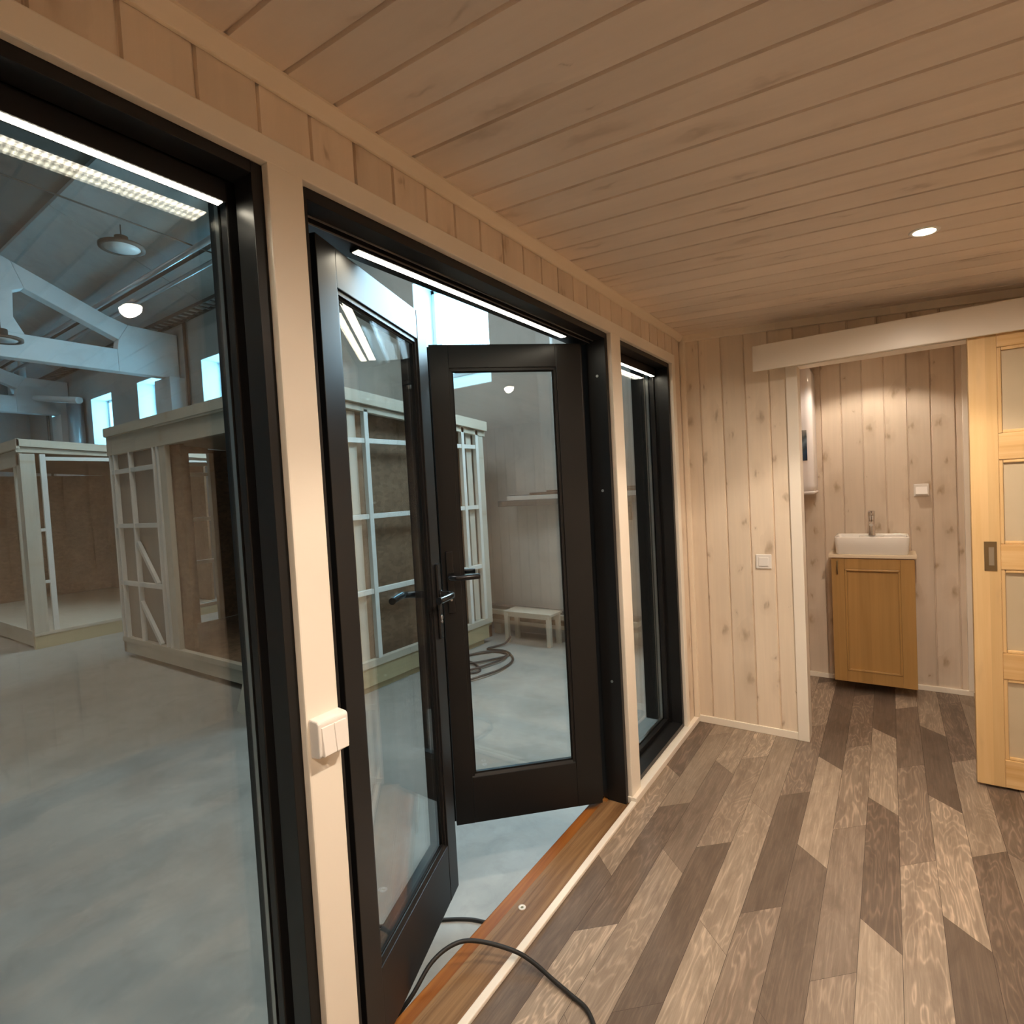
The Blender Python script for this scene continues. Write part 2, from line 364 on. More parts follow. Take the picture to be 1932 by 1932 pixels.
def grooved(mb, axis_n, pos, out, u0, u1, v0, v1, pitch, off, vaxis, groove=0.009, depth=0.0075, m=None):
    """board surface on plane axis_n = pos facing sign out; boards repeat along u (the remaining axis), run along vaxis"""
    uaxis = 3 - axis_n - vaxis
    def V(u, v, n):
        c = [0, 0, 0]; c[uaxis] = u; c[vaxis] = v; c[axis_n] = n; return c
    k = math.floor((u0 - off)/pitch); tmp = bmesh.new()
    prof = []
    while off + k*pitch < u1:
        g = off + k*pitch
        prof += [(g - groove/2, 0), (g - groove*0.22, -depth), (g + groove*0.22, -depth), (g + groove/2, 0)]; k += 1
    prof = [(u0, 0)] + [(u, d) for u, d in prof if u0 < u < u1] + [(u1, 0)]
    rows = [[tmp.verts.new(V(u, v, pos + out*d)) for u, d in prof] for v in (v0, v1)]
    for i in range(len(prof)-1): tmp.faces.new((rows[0][i], rows[0][i+1], rows[1][i+1], rows[1][i]))
    mb.merge(tmp, None, m)

# ================================================================== CABIN SHELL
YB = 3.235           # face of the back wall boards
# floor: individual vinyl boards with diagonal ends
def build_floor():
    bm = bmesh.new(); PW, L = 0.1083, 0.79
    lay = bm.faces.layers.float_vector.new('board')
    offs = {0: 1.82, 1: 1.53, 2: 1.96, 3: 1.34, 4: 1.68, 5: 1.87, 6: 1.45, 7: 1.71, 8: 1.94, 9: 1.59, 10: 2.08, 11: 1.77}
    tone = {(0, 0): .72, (0, 1): .28, (0, -1): .30, (1, 0): .30, (1, 1): .68, (1, -1): .85, (2, 0): .45, (2, 1): .75, (2, -1): .70, (3, 0): .20, (3, 1): .62,
            (4, 0): .78, (4, 1): .70, (4, -1): .85, (5, 0): .10, (5, 1): .45, (5, -1): .55, (6, 0): .30, (6, 1): .90, (6, 2): .15, (6, -1): .25,
            (7, 0): .55, (7, 1): .62, (7, -1): .65, (8, 0): .08, (8, 1): .82, (8, 2): .15, (8, -1): .90, (9, 0): .75, (9, 1): .50, (9, -1): .8,
            (10, 0): .78, (10, 1): .12, (10, -1): .12, (11, 0): .12, (11, 1): .7, (11, -1): .6, (12, 0): .6, (12, 1): .3}
    x1max = 2.45
    k = 0
    while k*PW < x1max:
        xa, xb = k*PW, min((k+1)*PW, x1max); s = -1 if k % 2 == 0 else 1
        o = offs.get(k, 1.3 + random.random()*0.79); h = 0.049
        j = -5
        while o + j*L - h < 4.40:
            y0, y1 = o + j*L, o + (j+1)*L
            q = [(xa, y0 - s*h), (xb, y0 + s*h), (xb, y1 + s*h), (xa, y1 - s*h)]
            q = [(x, min(max(y, -1.5), 4.36)) for x, y in q]
            if q[2][1] - q[1][1] > 1e-4 or q[3][1] - q[0][1] > 1e-4:
                g = 0.0006
                q = [(q[0][0]+g, q[0][1]+g), (q[1][0]-g, q[1][1]+g), (q[2][0]-g, q[2][1]-g), (q[3][0]+g, q[3][1]-g)]
                f = bm.faces.new([bm.verts.new((x, y, 0.0)) for x, y in q])
                t = tone.get((k, j), random.choice([.12, .25, .4, .6, .7, .85]))
                f[lay] = Vector((t, random.random(), random.choice([0.2, 0.6, 1.0]) if t > .15 else random.choice([0, .15, 1.0])))
            j += 1
        k += 1
    # substrate seen only in the hairline seams
    me = bpy.data.meshes.new('floor'); bm.to_mesh(me); bm.free(); me.materials.append(M_floor)
    o = bpy.data.objects.new('floor', me); C.objects.link(o); return struct(o)
build_floor()
struct(box('floor_base', plain('dark_subfloor', (0.06, 0.045, 0.035), 0.8), 0.0, 2.45, -1.5, 4.45, -0.285, -0.0015))

# ceiling (boards run across the room), sloping down away from the window wall
def build_ceiling():
    mb = MB(); tmp = bmesh.new(); prof = []; k = math.floor((-1.5 - 0.571)/0.117)
    while 0.571 + k*0.117 < 4.4:
        g = 0.571 + k*0.117; prof += [(g - 0.0055, 0), (g - 0.0035, 0.009), (g + 0.0035, 0.009), (g + 0.0055, 0)]; k += 1
    prof = [(-1.5, 0)] + [p for p in prof if p[0] > -1.5] + [(4.4, 0)]
    rows = [[tmp.verts.new((x, y, ceil_z(x) + d)) for y, d in prof] for x in (-0.01, 2.46)]
    for i in range(len(prof)-1): tmp.faces.new((rows[0][i], rows[0][i+1], rows[1][i+1], rows[1][i]))
    mb.merge(tmp)
    mb.prism([(-0.2, ceil_z(-0.2)+0.0095), (2.56, ceil_z(2.56)+0.0095), (2.56, ceil_z(2.56)+0.22), (-0.2, ceil_z(-0.2)+0.22)], 1, -1.62, 4.5)
    return struct(mb.build('ceiling', M_ceil))
build_ceiling()

# window wall (left): board strip above the openings and at its far end, solid core between the openings
XP = -0.007          # face of the boards
ZO = 2.08            # top of the openings
mb = MB()
grooved(mb, 0, XP, 1, -1.5, 3.243, ZO, 2.27, 0.1165, 0.409, 2)
grooved(mb, 0, XP, 1, 3.10, 3.243, 0.0, ZO, 0.1165, 0.409, 2)
mb.box(-0.17, XP-0.008, -1.6, 4.5, ZO+0.004, 2.262)
mb.box(-0.17, XP-0.008, 3.062, 4.5, -0.28, ZO+0.004)
mb.box(-0.17, XP-0.02, 0.652, 0.723, -0.28, ZO+0.004)
mb.box(-0.17, XP-0.02, 2.245, 2.338, -0.28, ZO+0.004)
mb.box(-0.17, -0.012, -1.6, 0.648, -0.28, 0.0)
mb.box(-0.17, -0.012, 2.338, 3.062, -0.28, 0.0)
struct(mb.build('wall_left', M_wl))
# casings of the openings (one continuous white frame work)
mb = MB(); B = 0.004
mb.box(-0.021, 0, -1.5, 3.108, ZO, 2.131, bev=0.003)
mb.box(-0.021, 0.0005, 0.648, 0.727, 0.0, ZO+0.002, bev=B)
mb.box(-0.021, 0.0005, 2.241, 2.342, 0.0, ZO+0.002, bev=B)
mb.box(-0.021, 0.0005, 3.058, 3.108, 0.0, ZO+0.002, bev=B)
struct(mb.build('trim_1', M_white))
mb = MB()
mb.box(-0.02, 0.019, -1.5, 0.70, 0.0, 0.03, bev=0.003)
mb.box(-0.006, 0.019, 0.690, 2.245, 0.0, 0.014, bev=0.004)
mb.box(-0.021, 0.019, 2.235, 3.24, 0.0, 0.03, bev=0.003)
struct(mb.build('baseboard_left', M_white))
# ceiling mouldings
mb = MB()
mb.prism([(0, 2.226), (0.004, 2.226), (0.020, ceil_z(0.02)-0.006), (0.020, 2.262), (-0.006, 2.262), (-0.006, 2.226)], 1, -1.5, 3.235)
struct(mb.build('trim_2', M_trimwood, bevel=0.002))
mb = MB()
def slat(x0, x1, y0, y1, t0, t1):
    mb.prism([(x0, ceil_z(x0)-t1), (x1, ceil_z(x1)-t1), (x1, ceil_z(x1)-t0), (x0, ceil_z(x0)-t0)], 1, y0, y1)
slat(0, 2.45, 3.217, 3.24, -0.004, 0.037)
struct(mb.build('trim_3', M_trimwood, bevel=0.003))
mb = MB(); mb.box(-0.006, 0.022, 3.212, 3.24, 0.03, 2.235, bev=0.004); struct(mb.build('trim_4', M_trimwood))

# back wall with the opening to the bathroom
OX0, OX1, OZ = 0.5956, 1.335, 1.985
mb = MB()
grooved(mb, 1, YB, -1, 0.0, 0.56, 0.0, 2.29, 0.1205, 0.097, 2)
grooved(mb, 1, YB, -1, 0.56, 1.37, OZ+0.01, 2.29, 0.1205, 0.097, 2)
grooved(mb, 1, YB, -1, 1.37, 2.45, 0.0, 2.29, 0.1205, 0.097, 2)
for a, b, c, d in ((0, 0.58, 0, 2.255), (0.58, 1.35, OZ+0.01, 2.215), (1.35, 2.45, 0, 2.165)): mb.box(a, b, YB+0.008, 3.325, c, d)
struct(mb.build('wall_back', M_wb))
mb = MB()
mb.box(0.5415, OX0, 3.222, 3.335, 0.0, OZ+0.05, bev=0.003); mb.box(OX1, OX1+0.054, 3.222, 3.335, 0.0, OZ+0.05, bev=0.003)
mb.box(OX0, OX1, 3.222, 3.335, OZ, OZ+0.05, bev=0.003)
struct(mb.build('trim_5', M_white))
mb = MB(); mb.box(0.019, 0.5415, 3.2256, YB+0.004, 0.0, 0.040, bev=0.003); mb.box(OX1+0.054, 2.45, 3.2256, YB+0.004, 0, 0.04, bev=0.003)
struct(mb.build('baseboard_back', M_white))
# unseen right and front walls of the cabin
mb = MB(); grooved(mb, 0, 2.45, -1, -1.5, 3.24, 0, 2.12, 0.12, 0.0, 2); mb.box(2.457, 2.56, -1.6, 4.5, -0.28, 2.10); struct(mb.build('wall_right', M_ws))
mb = MB(); grooved(mb, 1, -1.5, 1, 0.0, 2.45, 0, 2.29, 0.12, 0.0, 2); mb.box(-0.17, 2.56, -1.61, -1.507, -0.28, 2.10); mb.box(-0.17, 1.0, -1.61, -1.507, 2.1, 2.19); struct(mb.build('wall_front', M_wf))
# bathroom walls
YBB = 4.345
mb = MB(); grooved(mb, 1, YBB, -1, 0.08, 1.385, 0.0, 2.25, 0.120, 0.600, 2); mb.box(0.0, 2.56, YBB+0.008, 4.5, -0.28, 2.09); mb.box(0, 1.4, YBB+0.008, 4.5, 2.09, 2.165)
struct(mb.build('wall_bathroom_back', M_wbath))
mb = MB(); grooved(mb, 0, 0.10, 1, 3.33, 4.34, 0.0, 2.25, 0.12, 0.0, 2); mb.box(-0.01, 0.093, 3.33, 4.35, 0, 2.25); struct(mb.build('wall_bathroom_left', M_ws))
mb = MB(); grooved(mb, 0, 1.392, -1, 3.33, 4.34, 0.0, 2.17, 0.12, 0.0, 2); mb.box(1.399, 1.46, 3.33, 4.35, 0, 2.165); struct(mb.build('wall_bathroom_right', M_ws))
mb = MB(); mb.box(0.10, 1.392, 4.326, YBB+0.002, 0, 0.032, bev=0.003); struct(mb.build('baseboard_bathroom', M_white))
mb = MB(); mb.box(1.352, 1.392, 4.322, YBB+0.002, 0.032, 2.19, bev=0.003); mb.box(1.374, 1.392, 3.34, 4.326, 0, 0.032); struct(mb.build('trim_6', M_white))
# cover board over the sliding door track
mb = MB(); mb.box(0.408, 2.30, 3.084, 3.102, 1.968, 2.098, bev=0.004); mb.box(0.42, 2.29, 3.102, 3.236, 2.075, 2.092)
struct(mb.build('trim_7', M_white))

# ================================================================== BLACK WINDOW AND DOOR FRAMES
def pane_pair(x, y0, y1, z0, z1, parent):
    for dx in (0, -0.014):
        MB().box(x + dx - 0.004, x + dx, y0, y1, z0, z1).build('glass_pane', M_glass_w, parent)
def fixed_window(n, y0, y1, z0, z1):
    fr = MB(); e = 0.022                     # visible frame width beside the casing
    def ring(x0, x1, a, mb, bev=0.0012):     # a: how far the member reaches into the opening
        mb.box(x0, x1, y0-0.003, y0+a, z0, z1, bev=bev); mb.box(x0, x1, y1-a, y1+0.003, z0, z1, bev=bev)
        mb.box(x0, x1, y0+a, y1-a, z1-a, z1+0.003, bev=bev); mb.box(x0, x1, y0+a, y1-a, z0-0.001, z0+a, bev=bev)
    ring(-0.080, -0.0205, e, fr); ring(-0.100, -0.080, 0.010, fr); ring(-0.130, -0.100, 0.006, fr); ring(-0.158, -0.130, 0.020, fr)
    w = struct(fr.build('window_%d' % n, M_black))
    bd = MB(); 
    for (a, b, c, d) in ((y0+0.006, y0+0.030, z0+0.006, z1-0.006), (y1-0.030, y1-0.006, z0+0.006, z1-0.006), (y0+0.030, y1-0.030, z1-0.036, z1-0.006), (y0+0.030, y1-0.030, z0+0.006, z0+0.036)):
        bd.box(-0.126, -0.101, a, b, c, d, bev=0.003)
    bd.build('glazing_bead', M_black, w)
    sp = MB()                                # aluminium spacer between the panes
    for (a, b, c, d) in ((y0+0.020, y0+0.031, z0+0.02, z1-0.02), (y1-0.031, y1-0.020, z0+0.02, z1-0.02), (y0+0.031, y1-0.031, z0+0.02, z0+0.038)): sp.box(-0.146, -0.1325, a, b, c, d)
    sp.build('glass_spacer', M_steel, w)
    ln = MB(); ln.box(-0.250, -0.158, y1+0.014, y1+0.032, z0, z1+0.03); ln.box(-0.250, -0.158, y0-0.032, y0-0.014, z0, z1+0.03)
    ln.build('outer_lining', M_black, w)
    pane_pair(-0.128, y0+0.02, y1-0.02, z0+0.02, z1-0.02, w)
    return w
fixed_window(1, -1.30, 0.648, 0.03, ZO)
fixed_window(2, 2.342, 3.058, 0.03, ZO)
# frame of the french doors
fr = MB()
y0, y1 = 0.727, 2.241
for (xa, xb, a) in ((-0.112, -0.0205, 0.022), (-0.172, -0.112, 0.008)):
    fr.box(xa, xb, y0-0.003, y0+a, 0.0, ZO, bev=0.0012); fr.box(xa, xb, y1-a, y1+0.003, 0.0, ZO, bev=0.0012)
fr.box(-0.075, -0.0205, y0+0.02, y1-0.02, 2.056, ZO+0.003, bev=0.0012)
fr.box(-0.092, -0.075, y0+0.02, y1-0.02, 2.062, ZO+0.003)
fr.box(-0.172, -0.092, y0+0.008, y1-0.008, 2.050, ZO+0.003, bev=0.0012)
dfr = struct(fr.build('door_frame', M_black))
g = MB()
g.box(-0.0765, -0.0735, y0+0.022, y1-0.022, 2.0525, 2.056); g.box(-0.0935, -0.0905, y0+0.022, y1-0.022, 2.0465, 2.050)
g.build('seal', plain('grey_seal', (0.16, 0.15, 0.15), 0.35), dfr)
k = MB()
for z in (1.90, 1.40, 0.55): k.cyl((-0.062, 2.2195, z), (-0.062, 2.2165, z), 0.006, seg=14)
k.build('frame_screw', M_steel, dfr)

def led_strip(y0, y1, x, z, label, w=0.009, h=0.040):
    t = empty('led_strip_light', (x, (y0+y1)/2, z), label, 'light strip', 'LED tapes under the window heads')
    T = Matrix.Translation((-x, -(y0+y1)/2, -z))
    MB().box(x-w-0.005, x+w+0.005, y0-0.004, y1+0.004, z, z+h, T=T).build('profile', M_black, t)
    MB().box(x-w, x+w, y0, y1, z-0.001, z, T=T).build('lit_tape', M_led, t)
led_strip(-1.20, 0.604, -0.097, 2.016, 'long lit LED strip under the head of the big left window')
led_strip(0.955, 2.030, -0.116, 2.042, 'lit LED strip under the head of the open double doors', 0.011, 0.0075)
led_strip(2.385, 3.010, -0.097, 2.016, 'short lit LED strip at the top of the narrow right window')

# french door leaves
def leaf(n, hinge, free, inward, width, mirror):
    h = Vector((*hinge, 0)); f = Vector((*free, 0)); d = (f - h).normalized(); q = Vector((*inward, 0)).normalized()
    T = Matrix((d, -q, Vector((0, 0, 1)))).transposed().to_4x4(); T.translation = h      # local: x to the free edge, y outwards, z up
    W, z0, z1, th = width, 0.020, 2.037, 0.066
    sh, sf, rt_, rb = (0.085, 0.078, 0.097, 0.195)
    if mirror: sh = 0.112
    t = MB(); b = 0.002
    t.box(0, sh, 0, th, z0, z1, T, bev=b); t.box(W-sf, W, 0, th, z0, z1, T, bev=b)
    t.box(sh, W-sf, 0.0008, th, z1-rt_, z1, T, bev=b); t.box(sh, W-sf, 0.0008, th, z0, z0+rb, T, bev=b)
    t.box(-0.014, 0.0, 0.030, th, z0, z1, T); t.box(W, W+0.014, 0.034, th, z0, z1, T)      # rebate lips
    D = struct(t.build('door_%d' % n, M_black))
    a0, a1, c0, c1 = sh, W-sf, z0+rb, z1-rt_
    bd = MB(); i = 0.012
    bd.box(a0, a0+i, 0.006, 0.013, c0, c1, T); bd.box(a1-i, a1, 0.006, 0.013, c0, c1, T); bd.box(a0, a1, 0.006, 0.013, c1-i, c1, T)
    bd.prism([(0.003, c0-0.001), (0.014, c0-0.001), (0.014, c0+0.013), (0.010, c0+0.012)], 0, a0, a1, T)
    bd.build('glazing_bead', M_black, D)
    gk = MB(); i = 0.018
    gk.box(a0, a0+i, 0.013, 0.016, c0, c1, T); gk.box(a1-i, a1, 0.013, 0.016, c0, c1, T); gk.box(a0, a1, 0.013, 0.016, c1-i, c1, T); gk.box(a0, a1, 0.013, 0.016, c0, c0+i, T)
    gk.build('gasket', M_gasket, D)
    for y in (0.0165, 0.0385): MB().box(a0+0.004, a1-0.004, y, y+0.004, c0+0.004, c1-0.004, T).build('glass_pane', M_glass_d, D)
    # handles
    xc = W - 0.034
    zl = 1.078
    for side, nm in ((0, 'inner'), (1, 'outer')):
        ys = 0.0 if side == 0 else th; sg = -1 if side == 0 else 1
        p = MB(); p.box(xc-0.016, xc+0.016, ys, ys+sg*0.009, 0.925, 1.185, T, bev=0.004)
        P = p.build('handle_plate', M_lever, D)
        kc = MB(); kc.cyl(T @ Vector((xc, ys+sg*0.009, 0.997)), T @ Vector((xc, ys+sg*0.012, 0.997)), 0.0085, seg=16)
        kc.cyl(T @ Vector((xc, ys+sg*0.009, 0.982)), T @ Vector((xc, ys+sg*0.012, 0.982)), 0.005, seg=12); kc.build('key_cylinder', M_steel, P)
        lv = MB()
        pts = [(xc, ys+sg*0.008, zl), (xc, ys+sg*0.030, zl), (xc-0.004, ys+sg*0.046, zl), (xc-0.018, ys+sg*0.057, zl), (xc-0.045, ys+sg*0.058, zl), (xc-0.085, ys+sg*0.054, zl), (xc-0.118, ys+sg*0.049, zl)]
        lv.tube([T @ Vector(v) for v in pts], 0.0118, 12, flat=1.0, sub=6)
        lv.cyl(T @ Vector((xc, ys+sg*0.008, zl)), T @ Vector((xc, ys+sg*0.016, zl)), 0.014, seg=18)
        lv.build('handle_lever', M_lever, D)
    for z in (0.25, 1.05, 1.80):
        hg = MB(); hg.cyl(T @ Vector((-0.012, 0.052, z)), T @ Vector((-0.012, 0.052, z+0.10)), 0.009, seg=14)
        hg.cyl(T @ Vector((-0.012, 0.052, z+0.048)), T @ Vector((-0.012, 0.052, z+0.052)), 0.0105, seg=14); hg.build('hinge', M_lever, D)
    return D
leaf(1, (-0.0953, 0.8205), (-0.330, 1.432), (0.9336, 0.3584), 0.655, False)
leaf(2, (-0.1035, 2.1525), (-0.565, 1.699), (0.7009, -0.7133), 0.647, True)

# wooden sill under the doors
sl = MB(); sl.box(-0.108, -0.006, 0.727, 2.241, -0.14, 0.000, bev=0.004)
SILL = struct(sl.build('door_sill', M_sill))
sl = MB(); sl.box(-0.174, -0.108, 0.70, 2.30, -0.14, -0.008, bev=0.005); sl.build('sill_nosing', M_sill2, SILL)
sl = MB(); sl.box(-0.124, -0.108, 0.74, 2.20, -0.008, -0.002, bev=0.002); sl.build('sill_ridge', M_sill, SILL)
c = MB(); c.lathe([(0.012, 0), (0.013, 0.0025), (0.007, 0.0035), (0.006, 0.0015), (0, 0.001)], T=Matrix.Translation((-0.090, 1.478, 0.0)), m=M_plastic)
c.cyl((-0.090, 1.478, 0.0011), (-0.090, 1.478, 0.0020), 0.0052, seg=14, m=M_brass)
tag(c.build('screw_cap', M_plastic), 'small round white screw cap on the brown wooden door sill', 'screw cap')

# ================================================================== CABIN FITTINGS
def downlight(x, y, label):
    z = ceil_z(x); t = empty('recessed_spotlight', (x, y, z), label, 'ceiling light', 'ceiling spotlights')
    R = Matrix.Rotation(math.atan(0.0646), 4, 'Y')
    MB().lathe([(0.031, 0.0), (0.031, -0.003), (0.040, -0.0025), (0.043, 0.0), (0.0415, 0.002), (0.031, 0.002)], T=R).build('trim_ring', M_plastic, t)
    MB().lathe([(0.0, -0.0022), (0.031, -0.0022), (0.031, -0.0005), (0, -0.0005)], T=R).build('lens', M_lamp, t)
downlight(*DL[0], 'glowing round spotlight in the boarded ceiling, the only one in direct view')
downlight(*DL[1], 'glowing round spotlight mirrored in the left window and the open door glass')
downlight(*DL[2], 'round spotlight in the ceiling nearest the front wall')

downlight(0.90, 3.92, 'round spotlight in the bathroom ceiling behind the cover board')
def double_switch():
    t = empty('double_light_switch', (0, 0.690, 0.942), 'white surface-mounted double rocker light switch on the post between window and doors', 'light switch')
    b = MB(); b.prism([(0.0, 0.0405), (0.0, -0.0405), (0.027, -0.0365), (0.031, -0.030), (0.031, 0.033), (0.027, 0.0385)], 1, -0.0365, 0.0365)
    b.build('housing', M_plastic, t, bevel=0.003)
    for y0, y1 in ((-0.0295, -0.0006), (0.0006, 0.0295)):
        r = MB(); r.prism([(0.029, 0.026), (0.033, 0.0255), (0.0385, -0.031), (0.036, -0.0335), (0.029, -0.032)], 1, y0, y1); r.build('rocker', M_plastic, t, bevel=0.0012)
double_switch()
def plate_switch(name, x, y, z, label, cat):
    t = empty(name, (x, y, z), label, cat)
    MB().box(-0.040, 0.040, -0.009, 0.0, -0.040, 0.040, bev=0.005).build('cover_frame', M_plastic, t)
    return t
sw = plate_switch('light_switch', 0.401, YB, 0.962, 'white square single rocker light switch on the board wall left of the bathroom opening', 'light switch')
MB().box(-0.025, 0.025, -0.0135, -0.008, -0.026, 0.024, bev=0.003).build('rocker', M_plastic, sw)
sw = plate_switch('wall_socket', 1.143, YBB, 1.286, 'white wall socket with hinged lid on the bathroom wall right of the tap', 'socket')
MB().prism([(-0.008, 0.022), (-0.008, -0.026), (-0.036, -0.030), (-0.038, -0.024)], 0, -0.031, 0.031).build('lid', M_plastic, sw, bevel=0.002)

# sliding ladder door
def sliding_door():
    t = MB(); X0, X1, Y0, Y1, Z0, Z1 = 1.268, 2.06, 3.112, 3.150, 0.012, 2.05; st = 0.095
    t.box(X0, X0+st, Y0, Y1, Z0, Z1, bev=0.003, m=M_door); t.box(X1-st, X1, Y0, Y1, Z0, Z1, bev=0.003, m=M_door)
    rails = [(Z0, 0.135), (0.492, 0.605), (0.968, 1.078), (1.440, 1.552), (1.915, Z1)]
    for a, b in rails: t.box(X0+st, X1-st, Y0+0.001, Y1-0.001, a, b, bev=0.003, m=M_door_r)
    d = struct(t.build('door_3', M_door))
    for (a, b), (c, e) in zip(rails, rails[1:]):
        mo = MB(); z0, z1, x0, x1, w = b, c, X0+st, X1-st, 0.014
        for (p, q, r, s) in ((x0, x0+w, z0, z1), (x1-w, x1, z0, z1), (x0+w, x1-w, z0, z0+w), (x0+w, x1-w, z1-w, z1)): mo.box(p, q, Y0+0.005, Y0+0.017, r, s, bev=0.004)
        mo.build('moulding', M_door, d)
        MB().box(x0+0.003, x1-0.003, Y0+0.017, Y0+0.022, z0+0.003, z1-0.003).build('frosted_pane', M_frost, d)
    h = MB(); cx, cz = 1.329, 1.026
    for (p, q, r, s) in ((-.021, .021, .040, .063), (-.021, .021, -.063, -.040), (-.021, -.006, -.04, .04), (.012, .021, -.04, .04)): h.box(cx+p, cx+q, Y0-0.003, Y0+0.002, cz+r, cz+s)
    h = h.build('recessed_handle', M_brass, d); h['label'] = 'brown metal recessed pull'
    MB().box(cx-.006, cx+.012, Y0-0.0006, Y0+0.002, cz-.04, cz+.04).build('recess_plate', plain('satin_recess', (0.42, 0.36, 0.27), 0.35, 0.5, 0.6), h)
    return d
sliding_door()

# wall-hung vanity
def vanity():
    t = empty('vanity_cabinet', (0.870, 4.22, 0.07), 'wall-hung varnished pine washbasin cabinet with one framed door', 'cabinet')
    T = Matrix.Translation((-0.870, -4.22, -0.07)); x0, x1, z0, z1, yf = 0.652, 1.092, 0.070, 0.876, 4.100
    MB().box(x0+0.003, x1-0.003, yf+0.020, YBB-0.003, z0+0.002, z1, T, bev=0.002).build('body', M_cab, t)
    st = 0.072; fb = MB(); b = 0.002
    fb.box(x0, x0+st, yf, yf+0.018, z0, z1-0.004, T, bev=b); fb.box(x1-st, x1, yf, yf+0.018, z0, z1-0.004, T, bev=b)
    fb.box(x0+st, x1-st, yf+0.0006, yf+0.018, z0, z0+st, T, bev=b); fb.box(x0+st, x1-st, yf+0.0006, yf+0.018, z1-st, z1-0.004, T, bev=b)
    d = fb.build('door', M_cab, t)
    mo = MB(); w = 0.013
    for (p, q, r, s) in ((x0+st, x0+st+w, z0+st, z1-st), (x1-st-w, x1-st, z0+st, z1-st), (x0+st, x1-st, z0+st, z0+st+w), (x0+st, x1-st, z1-st-w, z1-st)): mo.box(p, q, yf-0.003, yf+0.014, r, s, T, bev=0.0045)
    mo.build('moulding', M_cab, d)
    MB().box(x0+st, x1-st, yf+0.014, yf+0.017, z0+st, z1-st, T).build('panel', M_cab, d)
    hp = [(x0+0.034, yf+0.002, 0.772), (x0+0.034, yf-0.016, 0.776), (x0+0.034, yf-0.024, 0.798), (x0+0.034, yf-0.026, 0.815), (x0+0.034, yf-0.022, 0.832), (x0+0.034, yf-0.014, 0.850), (x0+0.034, yf+0.002, 0.854)]
    MB().tube([T @ Vector(v) for v in hp], 0.0042, 8).build('handle', M_brass, d)
    MB().box(x0-0.014, x1+0.012, yf-0.012, YBB-0.002, z1, z1+0.022, T, bev=0.003).build('counter_top', M_cabtop, t)
    return z1 + 0.022
zt = vanity()
def basin(zb):
    t = empty('wash_basin', (0.872, 4.21, zb), 'white rectangular ceramic countertop washbasin on the pine cabinet', 'washbasin')
    x0, x1, y0, y1, h = -0.198, 0.198, -0.118, 0.130, 0.112
    tmp = bmesh.new()
    def ring(i, z, r=0.022, n=5, taper=0.0):
        pts = []
        for cx, cy, a0 in ((x1-i-r, y1-i-r, 0), (x0+i+r, y1-i-r, 90), (x0+i+r, y0+i+r, 180), (x1-i-r, y0+i+r, 270)):
            for k in range(n+1):
                a = math.radians(a0 + 90*k/n); pts.append(tmp.verts.new((cx + r*math.cos(a), cy + r*math.sin(a), z)))
        return pts
    R = [ring(0.010, 0.0), ring(0.006, 0.004), ring(0.0, h-0.005), ring(0.0015, h), ring(0.009, h), ring(0.013, h-0.006), ring(0.022, 0.030, 0.03), ring(0.040, 0.020, 0.03), ring(0.09, 0.017, 0.02)]
    for A, Bq in zip(R, R[1:]):
        for i in range(len(A)):
            f = tmp.faces.new((A[i], A[(i+1) % len(A)], Bq[(i+1) % len(A)], Bq[i])); f.smooth = True
    tmp.faces.new(R[0][::-1]); tmp.faces.new(R[-1])
    m = MB(); m.merge(tmp); m.box(-0.07, 0.07, 0.070, 0.122, 0.03, h-0.010, bev=0.006); m.build('bowl', M_ceram, t)
    MB().lathe([(0.020, 0.0), (0.020, 0.003), (0.008, 0.004), (0, 0.004)], T=Matrix.Translation((0, 0.0, 0.0175))).build('drain', M_chrome, t)
    return zb + h - 0.010
zr = basin(zt)
def faucet(z):
    t = empty('basin_tap', (0.875, 4.298, z), 'chrome single-lever mixer tap standing on the back of the washbasin', 'tap')
    MB().lathe([(0, 0), (0.024, 0), (0.024, 0.004), (0.0185, 0.008), (0.0185, 0.125), (0.0205, 0.128), (0.0205, 0.158), (0.016, 0.163), (0, 0.163)]).build('body', M_chrome, t)
    MB().tube([(0, -0.012, 0.085), (0, -0.05, 0.092), (0, -0.09, 0.088), (0, -0.108, 0.078)], 0.0115, 12).build('spout', M_chrome, t)
    MB().box(-0.007, 0.007, -0.062, 0.004, 0.160, 0.167, bev=0.003).build('lever', M_chrome, t)
faucet(zr)
